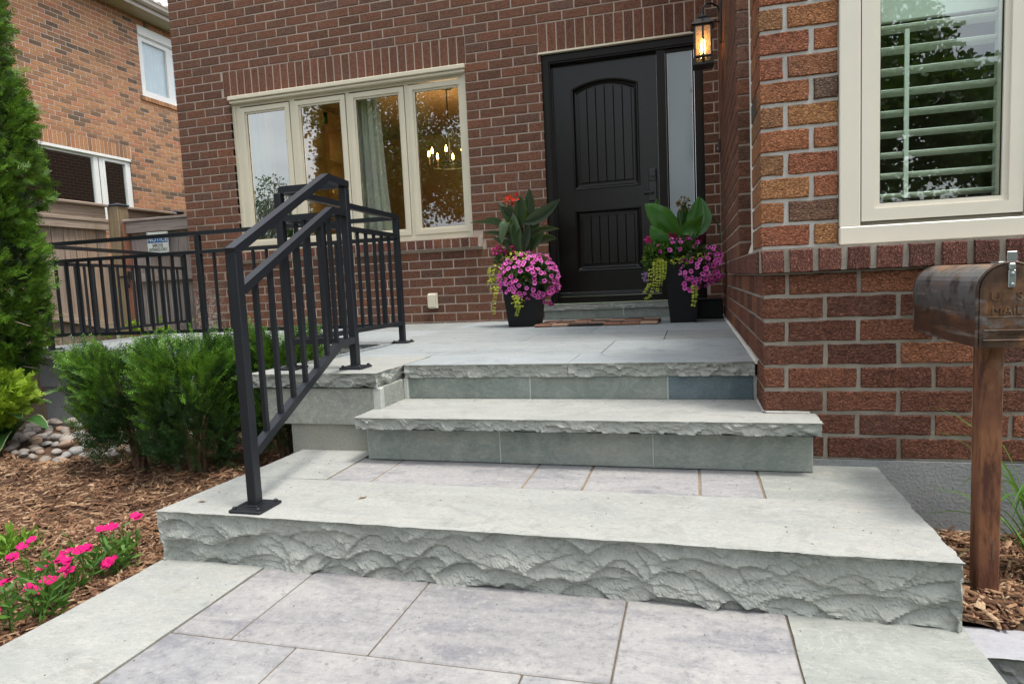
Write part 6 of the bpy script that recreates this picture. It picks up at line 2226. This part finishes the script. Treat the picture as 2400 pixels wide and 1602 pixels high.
# ---- grass clump by the mailbox
gr = thing('grass_clump', 'clump of long green strap leaves behind the mailbox post', 'plant', (0.80, -3.80, -0.62))
gm = mat_leaf("strap_leaves", [(0.0, (0.045, 0.13, 0.022)), (0.7, (0.075, 0.19, 0.03)), (1.0, (0.13, 0.26, 0.04))], 0.3, 0.45)
rng = np.random.default_rng(12)
for i in range(34):
    a = rng.uniform(0, 6.28) if i > 9 else rng.uniform(2.4, 4.1)
    l = rng.uniform(.18, .42)
    h = rng.uniform(.22, .55)
    tx, ty = l * math.cos(a), l * math.sin(a)
    tz = h * rng.uniform(.25, 1.0)
    blade('strap_leaf', gm, gr, [(.04 * math.cos(a), .04 * math.sin(a), -.02), (tx * .35, ty * .35, h), (tx, ty, tz)], rng.uniform(.011, .019), (-math.sin(a), math.cos(a), .1), .3, 9, lambda t: min(1, (1 - t) * 2.2 + .03) * min(1, t * 6 + .5))
# ================================================================== BEDS: MULCH AND RIVER STONES
def bed_height(x, y):
    base = -0.605 + 0.0 * x
    n = 0.014 * np.sin(x * 7.1 + y * 3.3) + .012 * np.sin(x * 3.7 - y * 8.9 + 1) + .008 * np.sin(x * 17 + y * 13)
    left = -0.03 * np.clip((-2.6 - x) / 2.0, 0, 1)
    return base + n + left
def bed_mesh(name, x0, x1, y0, y1, step, mat):
    nx, ny = int((x1 - x0) / step), int((y1 - y0) / step)
    X, Y = np.meshgrid(np.linspace(x0, x1, nx + 1), np.linspace(y0, y1, ny + 1), indexing='ij')
    Z = bed_height(X, Y) + npr.normal(0, .004, X.shape)
    V = np.stack([X, Y, Z], -1).reshape(-1, 3)
    i, j = np.meshgrid(np.arange(nx), np.arange(ny), indexing='ij')
    a = (i * (ny + 1) + j).ravel()
    F = np.stack([a, a + ny + 1, a + ny + 2, a + 1], 1)
    return mesh_obj(name, np_mesh(name, V, F), mat, None, True, kind='structure')
mulchm = mat_rough("dark_mulch_soil", (0.085, 0.046, 0.026), (0.14, 0.080, 0.045), 9, 70, 1.0, 0.02, c3=(0.05, 0.03, 0.02))
bed_mesh('garden_bed', -8.0, -2.03, -8.0, -2.06, .05, mulchm)
bed_mesh('side_bed', 0.36, 3.0, -4.20, YB - .01, .05, mulchm)
chipm = NT("wood_chips")
cc = chipm.ramp(chipm.rand(), [(0.0, (0.06, 0.030, 0.018)), (0.35, (0.135, 0.066, 0.036)), (0.6, (0.23, 0.125, 0.068)), (0.83, (0.33, 0.205, 0.12)), (0.96, (0.46, 0.33, 0.21)), (1.0, (0.28, 0.11, 0.045))])
cg = chipm.noise(chipm.pos((90, 90, 90)), 1.0, 3.0)
cc = chipm.mix(chipm.ramp(cg, [(0.35, 0.5), (0.55, 0.0)]), cc, (0.08, 0.045, 0.03))
chipm = chipm.end(chipm.bsdf(cc, 0.85, spec=0.2))
def chips(name, n, gen, rng, smin, smax, label):
    x, y = gen(n)
    n = len(x)
    z = bed_height(x, y) + rng.uniform(.000, .020, n)
    a = rng.uniform(0, 2 * np.pi, n)
    tl = rng.normal(0, .22, n)
    D = np.stack([np.cos(a) * np.cos(tl), np.sin(a) * np.cos(tl), np.sin(tl)], 1)
    up_ = unit(np.stack([rng.normal(0, .35, n), rng.normal(0, .35, n), np.ones(n)], 1))
    S = unit(np.cross(D, up_))
    N_ = np.cross(S, D)
    Ln = rng.uniform(smin, smax, n) * np.where(rng.uniform(0, 1, n) < .12, 1.9, 1)
    W = Ln * rng.uniform(.10, .34, n)
    T = rng.uniform(.0012, .0045, n)
    c = np.stack([x, y, z], 1)
    h, w, t = (D * Ln[:, None] / 2, S * W[:, None] / 2, N_ * T[:, None])
    k1, k2 = rng.uniform(.35, 1, (n, 1)), rng.uniform(.35, 1, (n, 1))
    V = np.stack([c - h - w * k1, c + h - w * k2, c + h + w * k2, c - h + w * k1,
                  c - h * .96 - w * k1 * .9 + t, c + h * .96 - w * k2 * .9 + t, c + h * .96 + w * k2 * .9 + t, c - h * .96 + w * k1 * .9 + t], 1).reshape(-1, 3)
    b = (np.arange(n) * 8)[:, None, None]
    f = np.array([(4, 5, 6, 7), (0, 1, 5, 4), (1, 2, 6, 5), (2, 3, 7, 6), (3, 0, 4, 7)])[None]
    F = (b + f).reshape(-1, 4)
    o = mesh_obj(name, np_mesh(name, V, F), chipm, None)
    tag(o, label, 'mulch', None, 'stuff')
rng = np.random.default_rng(31)
def gen_left(n):
    x = rng.uniform(-5.6, -1.95, n)
    y = rng.uniform(-5.3, -2.75, n)
    ok = ~((x > -2.07) & (y < -3.45)) & ~((x > -2.10) & (y > -3.5)) & (y < -2.9 + .1 * np.sin(x * 9) + (x > -3.2) * 1.0)
    return x[ok], y[ok]
chips('mulch', 21000, gen_left, rng, .018, .055, 'brown wood chip mulch covering the left garden bed')
def gen_near(n):
    x = rng.uniform(-3.3, -2.08, n)
    y = rng.uniform(-5.2, -3.9, n)
    return x, y
chips('mulch', 6500, gen_near, rng, .015, .045, 'brown wood chip mulch near the path edge flowers')
def gen_right(n):
    return rng.uniform(0.37, 1.4, n), rng.uniform(-4.2, -3.5, n)
chips('mulch', 4500, gen_right, rng, .015, .05, 'brown wood chip mulch around the mailbox post')

# river stones
stm = NT("river_stone")
sc_ = stm.ramp(stm.rand(), [(0.0, (0.20, 0.17, 0.14)), (0.35, (0.27, 0.23, 0.20)), (0.6, (0.24, 0.24, 0.235)), (0.85, (0.34, 0.30, 0.26)), (1.0, (0.30, 0.19, 0.12))])
sc_ = stm.mix(stm.ramp(stm.noise(stm.pos(), 40, 5), [(0.45, 0.0), (0.7, 0.5)]), sc_, (0.18, 0.15, 0.14))
stm = stm.end(stm.bsdf(sc_, 0.7, stm.bump(stm.noise(stm.pos(), 90, 4), 0.3, 0.004), spec=0.35))
stones = []
for v in range(5):
    import bmesh
    bm = bmesh.new()
    bmesh.ops.create_icosphere(bm, subdivisions=3, radius=1.0)
    ph = [rnd.uniform(0, 6.28) for _ in range(6)]
    for q in bm.verts:
        c = q.co
        k = 1 + .10 * math.sin(2.2 * c.x + ph[0]) + .08 * math.sin(3.1 * c.y + ph[1]) + .07 * math.sin(2.7 * c.z + ph[2] + c.x * 2)
        q.co = c * k
    me = bpy.data.meshes.new('river_stone')
    bm.to_mesh(me)
    bm.free()
    me.materials.append(stm)
    me.polygons.foreach_set('use_smooth', [True] * len(me.polygons))
    stones.append(me)
placed = []
rng = np.random.default_rng(44)
tries = 0
while len(placed) < 130 and tries < 6000:
    tries += 1
    x = rng.uniform(-5.2, -3.62)
    y = rng.uniform(-2.93 + .05 * math.sin(x * 5), -2.13)
    s = rng.uniform(.025, .046)
    if any((x - a) ** 2 + (y - b) ** 2 < (0.86 * (s + c_)) ** 2 for a, b, c_, *_ in placed):
        continue
    placed.append((x, y, s))
for x, y, s in placed:
    o = bpy.data.objects.new('river_stone', stones[rng.integers(0, 5)])
    hh = float(bed_height(np.array(x), np.array(y)))
    o.location = (x, y, hh + s * .34 + max(0, (y + 2.75)) * .07)
    o.rotation_euler = (rng.normal(0, .2), rng.normal(0, .2), rng.uniform(0, 6.28))
    o.scale = (s * rng.uniform(1.0, 1.35), s * rng.uniform(.75, 1.0), s * rng.uniform(.55, .8))
    put(o, None, 'rounded grey river stone in the heap at the foot of the garden wall', 'stone', 'river stones heaped along the garden wall')

# ================================================================== ACROSS THE STREET (seen only in the window glass)
tl_ = mat_leaf("street_tree_leaves", [(0.0, (0.025, 0.065, 0.012)), (0.6, (0.045, 0.10, 0.018)), (1.0, (0.075, 0.14, 0.025))], 0.3, 0.5)
def street_tree(x, y, h, rx, zc, rz, n, seed, label):
    rng = np.random.default_rng(seed)
    t = thing('street_tree', label, 'tree', (x, y, -0.8), 'trees across the street')
    m = MB()
    m.tube([(0, 0, -.2), (.1, 0, h * .25), (0, .1, h * .6), (0, 0, h * .9)], [.28, .22, .14, .04], 8)
    cl = []
    for i in range(26):
        d = rng.normal(size=3)
        d /= np.linalg.norm(d)
        c = np.array([0, 0, zc]) + d * np.array([rx, rx, rz]) * rng.uniform(.45, .9)
        cl.append((c, rng.uniform(.22, .42) * rx))
        m.tube([(0, 0, zc * .55), tuple(c * .6 + np.array([0, 0, zc * .25])), tuple(c)], [.08, .05, .02], 5)
    m.build('trunk', bark, t)
    k = n // 26
    Bs = []
    for c, r in cl:
        d = unit(rng.normal(size=(k, 3)))
        Bs.append(c + d * r * rng.uniform(.25, 1, (k, 1)) ** .5)
    B = np.concatenate(Bs)
    D = unit(rng.normal(size=B.shape) + np.array([0, 0, -.2]))
    Ln = rng.uniform(.10, .19, len(B))
    V, F = cards(B, D, perp(D, rng), Ln, Ln * .75)
    mesh_obj('crown', np_mesh('crown', V, F), tl_, t)
street_tree(-11.5, -18.5, 11.0, 4.2, 7.0, 4.6, 30000, 1, 'large leafy tree reflected in the right panes of the front window')
street_tree(-27.0, -30.0, 8.5, 3.8, 4.9, 3.3, 9000, 2, 'low rounded tree reflected at the bottom of the leftmost front pane')
street_tree(-34.0, -33.0, 5.6, 4.0, 3.2, 2.2, 6000, 3, 'low tree farther left in the leftmost pane reflection')
street_tree(-6.0, -22.0, 8.5, 3.4, 5.2, 3.2, 9000, 4, 'leafy tree standing nearly opposite the front door')
street_tree(2.6, -15.0, 7.6, 2.8, 4.9, 3.0, 22000, 5, 'leafy tree reflected in the left part of the bay window')
street_tree(7.2, -19.0, 6.0, 3.0, 3.4, 2.1, 18000, 6, 'lower leafy tree reflected in the middle of the bay window')
street_tree(11.6, -19.5, 7.6, 2.5, 4.9, 2.6, 15000, 7, 'leafy tree reflected at the right edge of the bay window')
street_tree(-17.0, -24.0, 7.5, 3.2, 4.6, 2.8, 8000, 8, 'leafy tree between the large tree and the low ones')
hed = thing('street_hedge', 'long green hedge across the street seen only in the glass', 'hedge', (0, -27, -0.8))
rng = np.random.default_rng(61)
k = 16000
B = np.stack([rng.uniform(-36, 26, k), rng.normal(0, .7, k), rng.uniform(0, 2.9, k) + .5 * np.sin(rng.uniform(-36, 26, k))], 1)
D = unit(rng.normal(size=(k, 3)))
V, F = cards(B, D, perp(D, rng), rng.uniform(.25, .45, k), rng.uniform(.2, .35, k))
mesh_obj('foliage', np_mesh('foliage', V, F), tl_, hed)
road = MB().box(-60, 60, -22.5, -14.0, -0.90, -0.79).build('road', mat_rough("asphalt", (0.045, 0.045, 0.048), (0.06, 0.06, 0.062), 3, 150), kind='structure')
